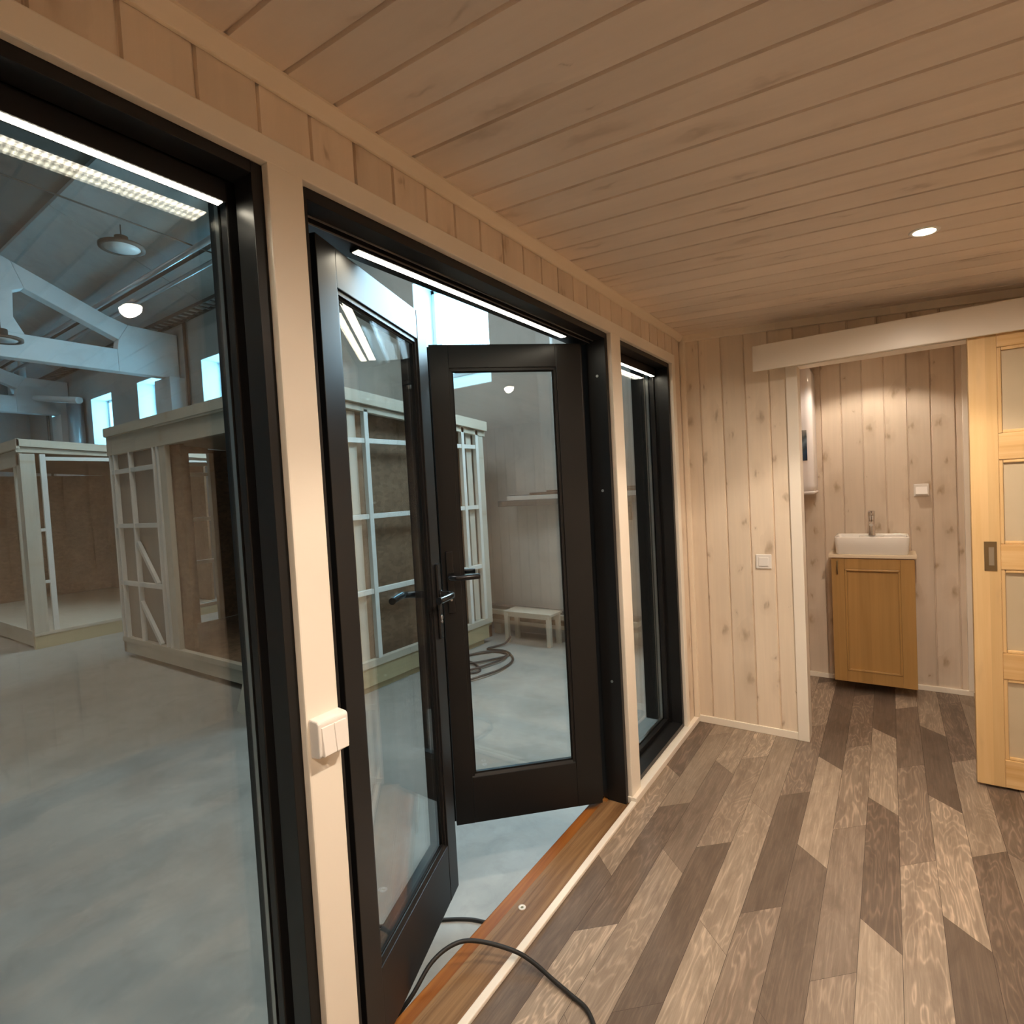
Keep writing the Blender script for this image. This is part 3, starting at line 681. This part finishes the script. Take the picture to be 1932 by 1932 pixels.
def heater():
    t = empty('water_heater', (0.40, 4.20, 1.29), 'tall white wall-hung water heater behind the bathroom doorpost', 'water heater')
    tmp = bmesh.new(); R = []
    def ring(z, i):
        pts = []; x0, x1, y0, y1, r = -0.20+i, 0.172-i, -0.125+i, 0.135, 0.040-i*0.5
        for cx, cy, a0, rr in ((x1-0.02, y1-0.02, 0, 0.02), (x0+0.02, y1-0.02, 90, 0.02), (x0+r, y0+r, 180, r), (x1-r, y0+r, 270, r)):
            for k in range(7):
                a = math.radians(a0 + 15*k); pts.append(tmp.verts.new((cx + rr*math.cos(a), cy + rr*math.sin(a), z)))
        return pts
    for z, i in ((0.020, 0.010), (0.022, 0.002), (0.06, 0.0), (0.80, 0.0), (0.835, 0.010), (0.85, 0.03)): R.append(ring(z, i))
    for A, Bq in zip(R, R[1:]):
        for i in range(len(A)): f = tmp.faces.new((A[i], A[(i+1) % len(A)], Bq[(i+1) % len(A)], Bq[i])); f.smooth = True
    tmp.faces.new(R[0][::-1]); tmp.faces.new(R[-1])
    m = MB(); m.merge(tmp); m.build('tank', M_enamel, t)
    tmp = bmesh.new(); R = []
    for z, i in ((0.0, 0.03), (0.003, 0.004), (0.014, -0.006), (0.022, -0.002)): R.append(ring(z, i))
    for A, Bq in zip(R, R[1:]):
        for i in range(len(A)): f = tmp.faces.new((A[i], A[(i+1) % len(A)], Bq[(i+1) % len(A)], Bq[i])); f.smooth = True
    tmp.faces.new(R[0][::-1]); tmp.faces.new(R[-1])
    m = MB(); m.merge(tmp); m.build('bottom_cap', M_enamel, t)
    s = MB(); s.box(-0.02, 0.139, -0.1285, -0.124, 0.225, 0.425, bev=0.0015)
    st = NT('blue_energy_sticker', 0.3); p = st.sep(st.P)
    n = st.noise(st.mapv(st.P, (20, 20, 14)), 1.0, 3)
    col = st.ramp(st.math('ADD', st.math('MULTIPLY', st.math('SUBTRACT', p[2], 0.225), 5.0), st.math('MULTIPLY', st.math('SUBTRACT', n, 0.5), 0.4)), [(0.0, (0.008, 0.02, 0.05)), (0.25, (0.01, 0.06, 0.14)), (0.45, (0.02, 0.05, 0.08)), (0.6, (0.16, 0.24, 0.32)), (0.75, (0.05, 0.08, 0.10)), (1.0, (0.45, 0.45, 0.42))])
    s.build('sticker', st.col(col), t)
    k = M_gasket
    g = MB(); g.box(0.035, 0.104, -0.1265, -0.124, 0.470, 0.474); g.box(0.050, 0.104, -0.1265, -0.124, 0.476, 0.479)
    for a, b, c, d in ((0.03, 0.105, 0.438, 0.441), (0.03, 0.105, 0.456, 0.459), (0.03, 0.033, 0.438, 0.459), (0.102, 0.105, 0.438, 0.459), (0.045, 0.09, 0.446, 0.450)): g.box(a, b, -0.1265, -0.124, c, d)
    g.build('printed_badge', k, t)
    MB().tube([(0.08, 0.02, 0.0), (0.085, 0.02, -0.06), (0.07, 0.05, -0.15), (0.075, 0.10, -0.24)], 0.008, 8).build('hose', M_lever, t)
heater()

# extension cord over the door sill
c = MB(); c.tube([(-0.62, 0.62, -0.27), (-0.50, 0.75, -0.285), (-0.36, 0.86, -0.24), (-0.25, 0.955, -0.10), (-0.185, 1.035, -0.01), (-0.170, 1.12, 0.045), (-0.140, 1.195, 0.060), (-0.085, 1.243, 0.055), (0.010, 1.285, 0.036), (0.075, 1.293, 0.022), (0.145, 1.283, 0.012), (0.210, 1.270, 0.009), (0.268, 1.255, 0.008), (0.315, 1.21, 0.008), (0.338, 1.15, 0.008), (0.335, 1.05, 0.008), (0.30, 0.9, 0.008), (0.24, 0.7, 0.008)], 0.0062, 10)
tag(c.build('power_cable', M_cable), 'black power cable arching over the wooden door sill onto the vinyl floor', 'cable')
c = MB(); c.tube([(-0.95, 1.25, -0.293), (-0.80, 1.37, -0.293), (-0.68, 1.47, -0.293), (-0.55, 1.57, -0.293), (-0.46, 1.625, -0.293), (-0.38, 1.65, -0.293), (-0.20, 1.70, -0.293), (-0.14, 1.8, -0.293)], 0.0065, 10)
tag(c.build('floor_cable', M_cable), 'black cable on the concrete floor just outside the door sill', 'cable')

# ================================================================== THE HALL
HX0, HX1, HY0, HY1, ZF = -20.0, 9.0, -8.0, 5.5, -0.3
struct(box('floor_hall', M_conc, HX0-0.5, HX1, HY0, HY1+0.5, ZF-0.3, ZF))
WINS = [(-18.1, -16.85), (-15.32, -14.08), (-12.70, -11.45), (-9.88, -8.63), (-7.06, -5.82), (-4.24, -3.00), (-1.42, -0.18), (1.40, 2.64), (4.2, 5.45)]
WZ0, WZ1 = 2.77, 4.28
mb = MB(); T_ = 0.55
mb.box(HX0-0.5, HX1, HY1, HY1+T_, ZF, WZ0); mb.box(HX0-0.5, HX1, HY1, HY1+T_, WZ1, 5.6)
xs = [HX0-0.5] + [v for wn in WINS for v in wn] + [HX1]
for a, b in zip(xs[::2], xs[1::2]): mb.box(a, b, HY1, HY1+T_, WZ0, WZ1)
struct(mb.build('wall_hall_back', M_hallwall))
for i, (a, b) in enumerate(WINS):
    rv = MB()                                       # lining with sloping sill
    rv.prism([(HY1+0.001, WZ0), (HY1+0.40, WZ0), (HY1+0.40, WZ0+0.27), (HY1+0.001, WZ0+0.010)], 0, a, b, m=M_sky_rev)
    rv.box(a, a+0.012, HY1+0.001, HY1+0.42, WZ0, WZ1, m=M_sky_rev); rv.box(b-0.012, b, HY1+0.001, HY1+0.42, WZ0, WZ1, m=M_sky_rev); rv.box(a, b, HY1+0.001, HY1+0.42, WZ1-0.012, WZ1, m=M_sky_rev)
    f = 0.055
    for (p, q, r, s) in ((a+.012, a+.012+f, WZ0+.25, WZ1-.012), (b-.012-f, b-.012, WZ0+.25, WZ1-.012), (a+.012, b-.012, WZ0+.25, WZ0+.25+f), (a+.012, b-.012, WZ1-.012-f, WZ1-.012)): rv.box(p, q, HY1+0.36, HY1+0.41, r, s, m=M_sky_rev, bev=0.004)
    wn = struct(rv.build('window_%d' % (i+3), M_sky_rev))
    MB().box(a+.06, b-.06, HY1+0.380, HY1+0.386, WZ0+.3, WZ1-.06).build('glass_pane', M_glass, wn)
    pl = light('window_portal', 'AREA', ((a+b)/2, HY1+0.46, (WZ0+.25+WZ1)/2), 1, (1, 1, 1), (-PI/2, 0, 0), shape='RECTANGLE', size=b-a, size_y=WZ1-WZ0-.2)
    pl.data.cycles.is_portal = True
struct(box('wall_hall_front', M_hallwall, HX0-0.5, HX1, HY0-0.3, HY0, ZF, 5.6))
struct(box('wall_hall_left', M_hallwall, HX0-0.5, HX0, HY0, HY1, ZF, 8.4))
struct(box('wall_hall_right', M_hallwall, HX1, HX1+0.3, HY0-0.3, HY1+T_, ZF, 8.4))
def hz(y): return 5.2 + 0.42*(5.5 - y)
mb = MB()
for i in range(8):
    x0 = HX0-0.5 + i*3.7; x1 = min(x0+3.68, HX1+0.3)
    mb.prism([(3.18, hz(3.18)-0.04), (6.05, hz(6.05)-0.04), (6.05, hz(6.05)+0.3), (3.18, hz(3.18)+0.3)], 0, x0, x1)
struct(mb.build('ceiling_hall', M_hallceil))
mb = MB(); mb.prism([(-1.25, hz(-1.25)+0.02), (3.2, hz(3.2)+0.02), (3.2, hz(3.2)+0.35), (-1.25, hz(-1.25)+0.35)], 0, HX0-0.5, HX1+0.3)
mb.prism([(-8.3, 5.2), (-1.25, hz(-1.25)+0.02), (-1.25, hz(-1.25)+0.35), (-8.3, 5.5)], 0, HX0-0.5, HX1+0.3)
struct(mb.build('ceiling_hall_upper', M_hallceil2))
# roof truss of white painted concrete with a polygonal opening, and its column
xt = -10.8
def truss(x):
    bm = bmesh.new(); th = 0.22
    outer = [(5.48, 4.03), (5.48, 4.90), (4.62, 4.92), (4.3, 5.02), (0.2, 6.86), (-3.0, 5.5), (-3.0, 4.03)]
    hole = [(4.45, 4.62), (4.42, 4.44), (3.10, 4.44), (2.97, 4.70), (2.99, 5.13), (3.14, 5.20)]
    hole2 = [(2.45, 5.45), (2.45, 4.44), (0.4, 4.44), (0.4, 6.3)]
    me = MB()
    def slab(pts): me.prism(pts, 0, x-th/2, x+th/2)
    slab([(5.48, 4.03), (5.48, 4.90), (4.62, 4.92), (4.45, 4.62), (4.42, 4.44), (4.42, 4.03)])           # end block
    slab([(4.62, 4.92), (4.3, 5.02), (2.99, 5.61), (3.14, 5.20), (4.45, 4.62)])                              # upper chord
    slab([(4.42, 4.03), (4.42, 4.44), (3.10, 4.44), (2.4, 4.44), (2.4, 4.03)])                               # lower chord
    slab([(3.10, 4.44), (2.97, 4.70), (2.99, 5.13), (3.14, 5.20), (2.99, 5.61), (2.35, 5.90), (2.35, 4.44)])   # post
    slab([(2.4, 4.03), (2.4, 4.44), (-3.0, 4.44), (-3.0, 4.03)])
    slab([(2.35, 5.45), (2.35, 5.90), (0.2, 6.86), (-3.0, 5.5), (-3.0, 5.05), (0.2, 6.38)])
    return struct(me.build('roof_truss', M_truss, bevel=0.012))
truss(xt)
truss(-16.8)
for x in (-16.8, -10.85):
    struct(box('column_hall', M_truss, x-0.36, x+0.30, 5.22, 5.51, ZF, 4.03, bev=0.01))
mb = MB(); mb.box(-2.32, -2.13, 5.44, 5.51, ZF, 5.2, bev=0.004); struct(mb.build('column_hall', M_hallwall))
mb = MB(); mb.box(-8.9, HX1, 5.40, 5.51, 4.95, 5.05); struct(mb.build('trim_8', M_truss))

# services under the hall roof
c = MB(); c.cyl((-19.5, 4.30, 5.28), (-2.5, 4.30, 5.28), 0.045, seg=14)
tag(c.build('ceiling_pipe', M_galv), 'upper of two parallel metal pipes under the hall ceiling', 'pipe')
c = MB(); c.cyl((-19.5, 4.62, 5.22), (-2.5, 4.62, 5.22), 0.035, seg=14)
tag(c.build('ceiling_pipe', M_galv), 'lower of two parallel metal pipes under the hall ceiling, nearer the lit reflection', 'pipe')
c = MB(); c.box(-19.5, -2.5, 4.40, 4.54, 5.36, 5.42)
tag(c.build('cable_duct', M_tray), 'dark flat duct running between the two pipes under the hall ceiling', 'cable duct')
t = empty('cable_ladder', (-9, 5.2, 5.02), 'dark rung cable ladder running high along the hall wall', 'cable tray')
box('side_rail', M_tray, -10.6, 2.4, -0.14, -0.12, -0.03, 0.03, t); box('side_rail', M_tray, -10.6, 2.4, 0.12, 0.14, -0.03, 0.03, t)
for i in range(64): box('rung', M_tray, -10.5+i*0.2, -10.44+i*0.2, -0.12, 0.12, -0.02, 0.0, t)
c = MB(); c.cyl((-7.5, -1.0, 5.62), (-7.5, 5.05, 5.30), 0.012, seg=8); tag(c.build('suspension_wire', M_tray), 'thin dark wire strung under the hall ceiling past the ring-shaped lamp', 'wire')
def highbay(x, y, z, label, r=0.27):
    t = empty('high_bay_lamp', (x, y, z), label, 'lamp', 'round hanging lamps of the hall')
    MB().lathe([(r*0.80, 0.0), (r, 0.0), (r, 0.035), (r*0.55, 0.06), (0.08, 0.075), (0.08, 0.16), (0, 0.16)]).build('lamp_body', M_tray, t)
    MB().lathe([(0, 0.004), (r*0.80, 0.004), (r*0.80, 0.012), (0, 0.012)]).build('lens', plain('unlit_lens', (0.50, 0.53, 0.53), 0.4), t)
    MB().cyl((0, 0, 0.16), (0, 0, 0.32), 0.008, seg=8).build('hanger', M_tray, t)
highbay(-7.5, 3.36, 4.985, 'unlit round lamp seen as a dark ring near the top of the left window')
highbay(-9.46, 2.50, 3.98, 'unlit round lamp hanging in front of the white truss at the left picture edge', r=0.25)
c = MB()
for p, q in (((-18.55, 4.8, 5.8), (-18.55, 4.8, 4.72)), ((-17.55, 4.8, 5.7), (-17.55, 4.8, 4.66)), ((-18.6, 4.8, 4.72), (-13.9, 4.8, 3.98))): c.cyl(p, q, 0.075, seg=12)
tag(c.build('white_pipe_frame', M_truss), 'white pipe hanging in a U shape over the far hut', 'pipe')
c = MB(); c.cyl((-15.75, 5.30, ZF), (-15.75, 5.30, 4.35), 0.17, seg=20)
tag(c.build('ventilation_duct', M_galv), 'shiny vertical metal duct left of a hall window', 'duct')
for x, lab in ((-18.3, 'thin dark vertical pipe on the far left hall wall'), (-10.35, 'thin dark vertical pipe beside the white column')):
    c = MB(); c.cyl((x, 5.46, 2.0), (x, 5.46, 5.1), 0.03, seg=8); tag(c.build('wall_pipe', M_tray), lab, 'pipe')

# timber frame hut, close (A)
def hutA():
    X0, X1, Y0, Y1 = -6.62, -2.85, 2.70, 5.02
    t = empty('timber_hut', ((X0+X1)/2, (Y0+Y1)/2, ZF), 'unfinished timber frame hut nearest the open doors, with white battens and brown boards', 'hut')
    T = Matrix.Translation(-t.location)
    def part(name, mat, *boxes, lab=None, bev=0.003):
        m = MB()
        for b in boxes: m.box(*b, T=T, bev=bev)
        o = m.build(name, mat, t)
        if lab: o['label'] = lab
        return o
    def roof(y): return 2.41 - 0.077*(y - Y0)
    part('skid', M_beamyel, (X0+0.1, X1-0.02, Y0+0.12, Y0+0.22, ZF, -0.235)); part('skid', M_beamyel, (X1-0.12, X1-0.03, Y0+0.25, Y1-0.12, ZF, -0.245))
    part('base_beam', M_beamyel, (X1-0.06, X1, Y0, Y1, -0.240, -0.075)); part('base_beam', M_timber_x, (X0, X1-0.06, Y0, Y0+0.06, -0.240, -0.110))
    part('base_beam', M_timber_x, (X0, X1, Y1-0.06, Y1, -0.24, -0.10)); part('base_beam', M_timber_y, (X0, X0+0.06, Y0, Y1, -0.24, -0.10))
    part('floor_panel', M_osb, (X0+0.06, X1-0.06, Y0+0.06, Y1-0.06, -0.14, -0.09))
    part('bottom_plate', M_timber_y, (X1-0.045, X1+0.012, Y0, Y1, -0.075, -0.012)); part('bottom_plate', M_timber_x, (X0, X1-0.05, Y0-0.012, Y0+0.045, -0.110, -0.055))
    # right (long) face
    for y in (3.311, 4.650, 4.895): part('stud', M_batten, (X1-0.035, X1+0.012, y, y+0.046, -0.012, 2.22))
    for y in (3.17, 4.515, 4.79): part('inner_stud', M_timber, (X1-0.15, X1-0.045, y, y+0.09, -0.09, 2.2))
    part('corner_post', M_timber, (X1-0.12, X1+0.004, Y1-0.075, Y1+0.02, -0.075, 2.14)); part('corner_post', M_timber, (X1-0.12, X1+0.004, Y0, Y0+0.12, -0.075, 2.30))
    for z in (1.918, 1.243, 0.572):
        for a, b in ((Y0+0.1, 3.311), (3.357, 3.853), (3.853, 4.650), (4.696, 4.895)): part('rail', M_batten, (X1-0.033, X1+0.006, a, b, z, z+0.044))
    part('wall_sheathing', M_osb, (X1-0.20, X1-0.17, Y0+0.1, 4.95, -0.09, 2.2), bev=0)
    # roof fascia boards on the right face, sloping with the roof
    def fas(z0, z1, x0, x1, nm='fascia_board', mat=M_timber_y):
        m = MB(); m.prism([(Y0-0.04, roof(Y0-0.04)+z0), (Y1+0.05, roof(Y1+0.05)+z0), (Y1+0.05, roof(Y1+0.05)+z1), (Y0-0.04, roof(Y0-0.04)+z1)], 0, x0, x1, T); return m.build(nm, mat, t)
    fas(-0.105, 0.0, X1-0.02, X1+0.05); fas(-0.165, -0.112, X1-0.04, X1+0.012)
    fas(-0.10, -0.0, X0, X1-0.02, 'roof_panel', M_timber_x)
    # near face: header boards, studs with pale sheathing behind on the left, open on the right
    part('fascia_board', M_timber_x, (X0-0.03, -5.34, Y0-0.035, Y0, 2.325, 2.412)); part('fascia_board', M_timber_x, (-5.34, X1+0.05, Y0-0.035, Y0, 2.29, 2.412)); part('header_board', M_timber_x, (X0-0.02, X1, Y0-0.012, Y0+0.04, 2.095, 2.322))
    for a, b in ((-6.60, -6.572), (-6.500, -6.470), (-6.082, -6.052), (-5.490, -5.462), (-5.400, -5.368)): part('stud', M_batten, (a, b, Y0-0.012, Y0+0.035, -0.055, 2.10))
    for z in (1.87, 1.24, 0.57): part('rail', M_batten, (-6.56, -5.46, Y0-0.008, Y0+0.03, z, z+0.05))
    part('wall_sheathing', M_shade, (-6.56, -5.40, Y0+0.055, Y0+0.075, -0.055, 2.10), lab='pale grey-brown board behind battens', bev=0)
    for (x0, z0, x1, z1) in ((-6.04, 1.07, -5.62, 0.62), (-6.06, 0.39, -5.64, -0.05)):
        m = MB(); d = Vector((x1-x0, 0, z1-z0)).normalized(); n = Vector((-d.z, 0, d.x))*0.022
        p = [(x0+n.x, z0+n.z), (x1+n.x, z1+n.z), (x1-n.x, z1-n.z), (x0-n.x, z0-n.z)]; m.prism(p, 1, Y0-0.006, Y0+0.03, T); m.build('diagonal_brace', M_batten, t)
    part('corner_post', M_timber, (-5.355, -5.22, Y0+0.0, Y0+0.05, -0.055, 2.10)); part('inner_post', M_osb, (-5.26, -5.06, Y0+0.08, Y0+0.12, -0.09, 2.1), bev=0)
    # far left wall with a narrow window opening, back wall
    part('wall_sheathing', M_osb, (X0+0.02, X0+0.05, Y0+0.1, 3.575, -0.09, 2.3), (X0+0.02, X0+0.05, 3.83, Y1-0.05, -0.09, 2.2), (X0+0.02, X0+0.05, 3.575, 3.83, 2.15, 2.25), bev=0)
    part('window_jamb', M_timber, (X0+0.05, X0+0.12, 3.80, 3.86, -0.09, 2.15))
    for z in (1.985, 1.85, 1.25, 0.68, 0.10): part('rail', M_batten, (X0-0.03, X0+0.01, 3.5, 3.86, z, z+0.05))
    part('wall_sheathing', M_osb, (X0+0.05, X1-0.17, Y1-0.09, Y1-0.06, -0.09, 2.15), bev=0)
    for x in (-5.6, -4.9, -4.3): part('inner_stud', M_osb, (x, x+0.08, Y1-0.16, Y1-0.09, -0.09, 2.1))
hutA()
def hutB():
    X0, X1, Y0, Y1 = -12.4, -8.22, 2.28, 4.7
    t = empty('timber_hut', ((X0+X1)/2, (Y0+Y1)/2, ZF), 'unfinished timber frame hut farther off at the left picture edge, with big open sides', 'hut')
    T = Matrix.Translation(-t.location)
    def part(name, mat, *boxes, bev=0.003):
        m = MB()
        for b in boxes: m.box(*b, T=T, bev=bev)
        return m.build(name, mat, t)
    part('skid', M_beamyel, (X0+.1, X1-.1, Y0+.06, Y0+.2, ZF, -.27)); part('skid', M_beamyel, (X0+.1, X1-.1, Y1-.2, Y1-.06, ZF, -.27))
    part('base_beam', M_timber_x, (X0, X1-0.06, Y0, Y0+0.06, -0.27, -0.12)); part('base_beam', M_beamyel, (X1-0.06, X1, Y0, Y1, -0.30, -0.13))
    part('bottom_plate', M_timber_x, (X0, X1-0.06, Y0-0.01, Y0+0.05, -0.12, -0.06)); part('bottom_plate', M_timber_y, (X1-0.05, X1+0.01, Y0, Y1, -0.13, -0.09))
    part('floor_panel', M_timber_x, (X0+0.06, X1-0.06, Y0+0.06, Y1-0.06, -0.15, -0.11))
    part('corner_post', M_timber, (X1-0.16, X1, Y0, Y0+0.155, -0.09, 2.25)); part('stud', M_batten, (X1-0.04, X1+0.0, Y0+0.205, Y0+0.265, -0.09, 2.25))
    for z in (1.23, 0.545): part('rail', M_batten, (X1-0.04, X1, Y0+0.155, Y0+0.205, z, z+0.04))
    part('top_rail', M_batten, (X1-0.05, X1, Y0+0.265, Y1, 2.165, 2.215))
    m = MB(); m.prism([(Y0-0.03, 2.345), (Y1, 2.225), (Y1, 2.325), (Y0-0.03, 2.44)], 0, X1-0.03, X1+0.04, T); m.build('fascia_board', M_timber_y, t)
    m = MB(); m.prism([(Y0-0.03, 2.27), (Y1, 2.19), (Y1, 2.222), (Y0-0.03, 2.342)], 0, X1-0.05, X1+0.0, T); m.build('fascia_board', M_timber_y, t)
    part('fascia_board', M_timber_x, (X0, X1+0.04, Y0-0.035, Y0, 2.31, 2.435)); part('header_board', M_timber_x, (X0, X1-0.05, Y0, Y0+0.04, 2.10, 2.305))
    m = MB(); m.prism([(Y0, 2.33), (Y1, 2.20), (Y1, 2.26), (Y0, 2.40)], 0, X0, X1-0.05, T); m.build('roof_panel', M_osb, t)
    part('wall_sheathing', M_osb, (X0+0.05, X1-0.06, Y1-0.1, Y1-0.07, -0.11, 2.2), (X0+0.02, X0+0.05, Y0+.1, Y1-.1, -0.11, 2.2), bev=0)
    part('stud', M_timber, (X1-0.30, X1-0.26, Y0, Y0+0.04, -0.06, 2.10))
hutB()

# smaller things in the hall
def bench():
    t = empty('wooden_trestle', (-2.38, 5.10, ZF), 'low pale wooden trestle bench by the hall wall', 'trestle')
    T = Matrix.Translation((2.38, -5.10, 0.3))
    MB().box(-2.70, -2.07, 5.05, 5.30, 0.035, 0.060, T, bev=0.003).build('top', M_timber_x, t)
    MB().box(-2.66, -2.10, 5.055, 5.08, 0.0, 0.035, T, bev=0.002).build('rail', M_timber_x, t)
    for x, y in ((-2.69, 5.05), (-2.135, 5.05), (-2.69, 5.25), (-2.135, 5.25)): MB().box(x, x+0.05, y, y+0.04, ZF, 0.035, T, bev=0.002).build('leg', M_timber, t)
bench()
def shelf():
    t = empty('wall_bracket', (-2.2, 5.4, 1.20), 'metal wall brackets carrying long profiles on the hall wall', 'bracket')
    for x in (-2.0, -1.3): MB().box(x+2.2, x+2.2+0.03, -0.16, 0.07, 0.0, 0.045).box(x+2.2, x+2.2+0.03, 0.07, 0.10, -0.15, 0.045).build('arm', M_greyplast, t)
    items = [('gutter_profile', M_greyplast, (-2.83, -1.0, 5.24, 5.30, 1.247, 1.312), 'long dark grey profile, lowest on the wall brackets', 'profile'),
             ('gutter_profile', M_greyplast, (-2.74, -1.0, 5.36, 5.44, 1.255, 1.372), 'grey profile at the back of the wall brackets', 'profile'),
             ('wrapped_package', M_film, (-2.70, -1.0, 5.255, 5.345, 1.314, 1.362), 'long white film-wrapped package on the wall brackets', 'package'),
             ('brown_profile', M_brownprof, (-2.40, -1.0, 5.27, 5.34, 1.364, 1.392), 'brown profile lying on the white wrapped package', 'profile'),
             ('brown_profile', M_brownprof, (-2.18, -1.0, 5.28, 5.34, 1.394, 1.412), 'thin brown profile, topmost on the wall brackets', 'profile')]
    for n, m_, b, l, c_ in items: tag(box(n, m_, *b, bev=0.004), l, c_)
shelf()
for b, m_, l in (((-3.30, -1.2, 5.36, 5.46, -0.005, 0.035), M_greyplast, 'grey pipe-like batten along the foot of the hall wall, topmost of the pile'),
                 ((-3.22, -1.2, 5.32, 5.44, -0.06, -0.007), M_timber_x, 'rough timber in the pile at the foot of the hall wall, under the grey batten'),
                 ((-3.15, -1.4, 5.30, 5.44, -0.115, -0.062), M_osb, 'brown timber in the pile at the foot of the hall wall'),
                 ((-3.20, -1.2, 5.34, 5.44, -0.175, -0.117), M_timber_x, 'pale board low in the pile at the foot of the hall wall')):
    tag(box('timber_length', m_, *b, bev=0.004), l, 'timber', 'timber pile at the foot of the hall wall')
tag(box('support_block', M_timber_x, -3.05, -2.95, 5.33, 5.45, ZF, -0.176, bev=0.004), 'wood block carrying the timber pile at the hall wall, beside the near hut', 'wood block')
# cable heap by the hut
c = MB(); random.seed(3)
pts = [(-2.56, 4.98, -0.20), (-2.60, 4.90, -0.27)]
path = [(-2.70, 4.72), (-2.46, 4.72), (-2.21, 4.50), (-2.14, 4.20), (-2.19, 3.92), (-2.32, 3.70), (-2.52, 3.66), (-2.62, 3.80), (-2.40, 4.05), (-2.30, 4.45), (-2.42, 4.66), (-2.66, 4.60), (-2.74, 4.30), (-2.70, 4.15), (-2.50, 4.22), (-2.35, 4.62), (-2.50, 4.70), (-2.72, 4.45), (-2.78, 4.15), (-2.62, 3.95), (-2.38, 3.98), (-2.32, 4.1), (-2.55, 4.25), (-2.76, 4.22), (-2.66, 3.85), (-2.40, 3.74), (-2.62, 3.70), (-2.80, 3.95)]
pts += [(x, y, -0.291 + 0.004*(i % 5)) for i, (x, y) in enumerate(path)]
c.tube(pts, 0.0115, 8)
tag(c.build('cable_coil', M_cable), 'tangled coil of dark cable on the concrete floor beside the near hut', 'cable')
c = MB(); tmp = bmesh.new()
A = [(-3.60, 2.40, ZF), (-3.05, 2.31, ZF), (-3.40, 2.60, 0.43), (-3.62, 2.655, 0.47)]
vs = [tmp.verts.new(p) for p in A] + [tmp.verts.new((p[0]+0.004, p[1]+0.022, p[2]+0.008)) for p in A]
for f in ((0, 1, 2, 3), (7, 6, 5, 4), (0, 4, 5, 1), (1, 5, 6, 2), (2, 6, 7, 3), (3, 7, 4, 0)): tmp.faces.new([vs[q] for q in f])
c.merge(tmp)
tag(c.build('leaning_board', M_timber), 'pale board leaning against the near corner of the close hut', 'board')
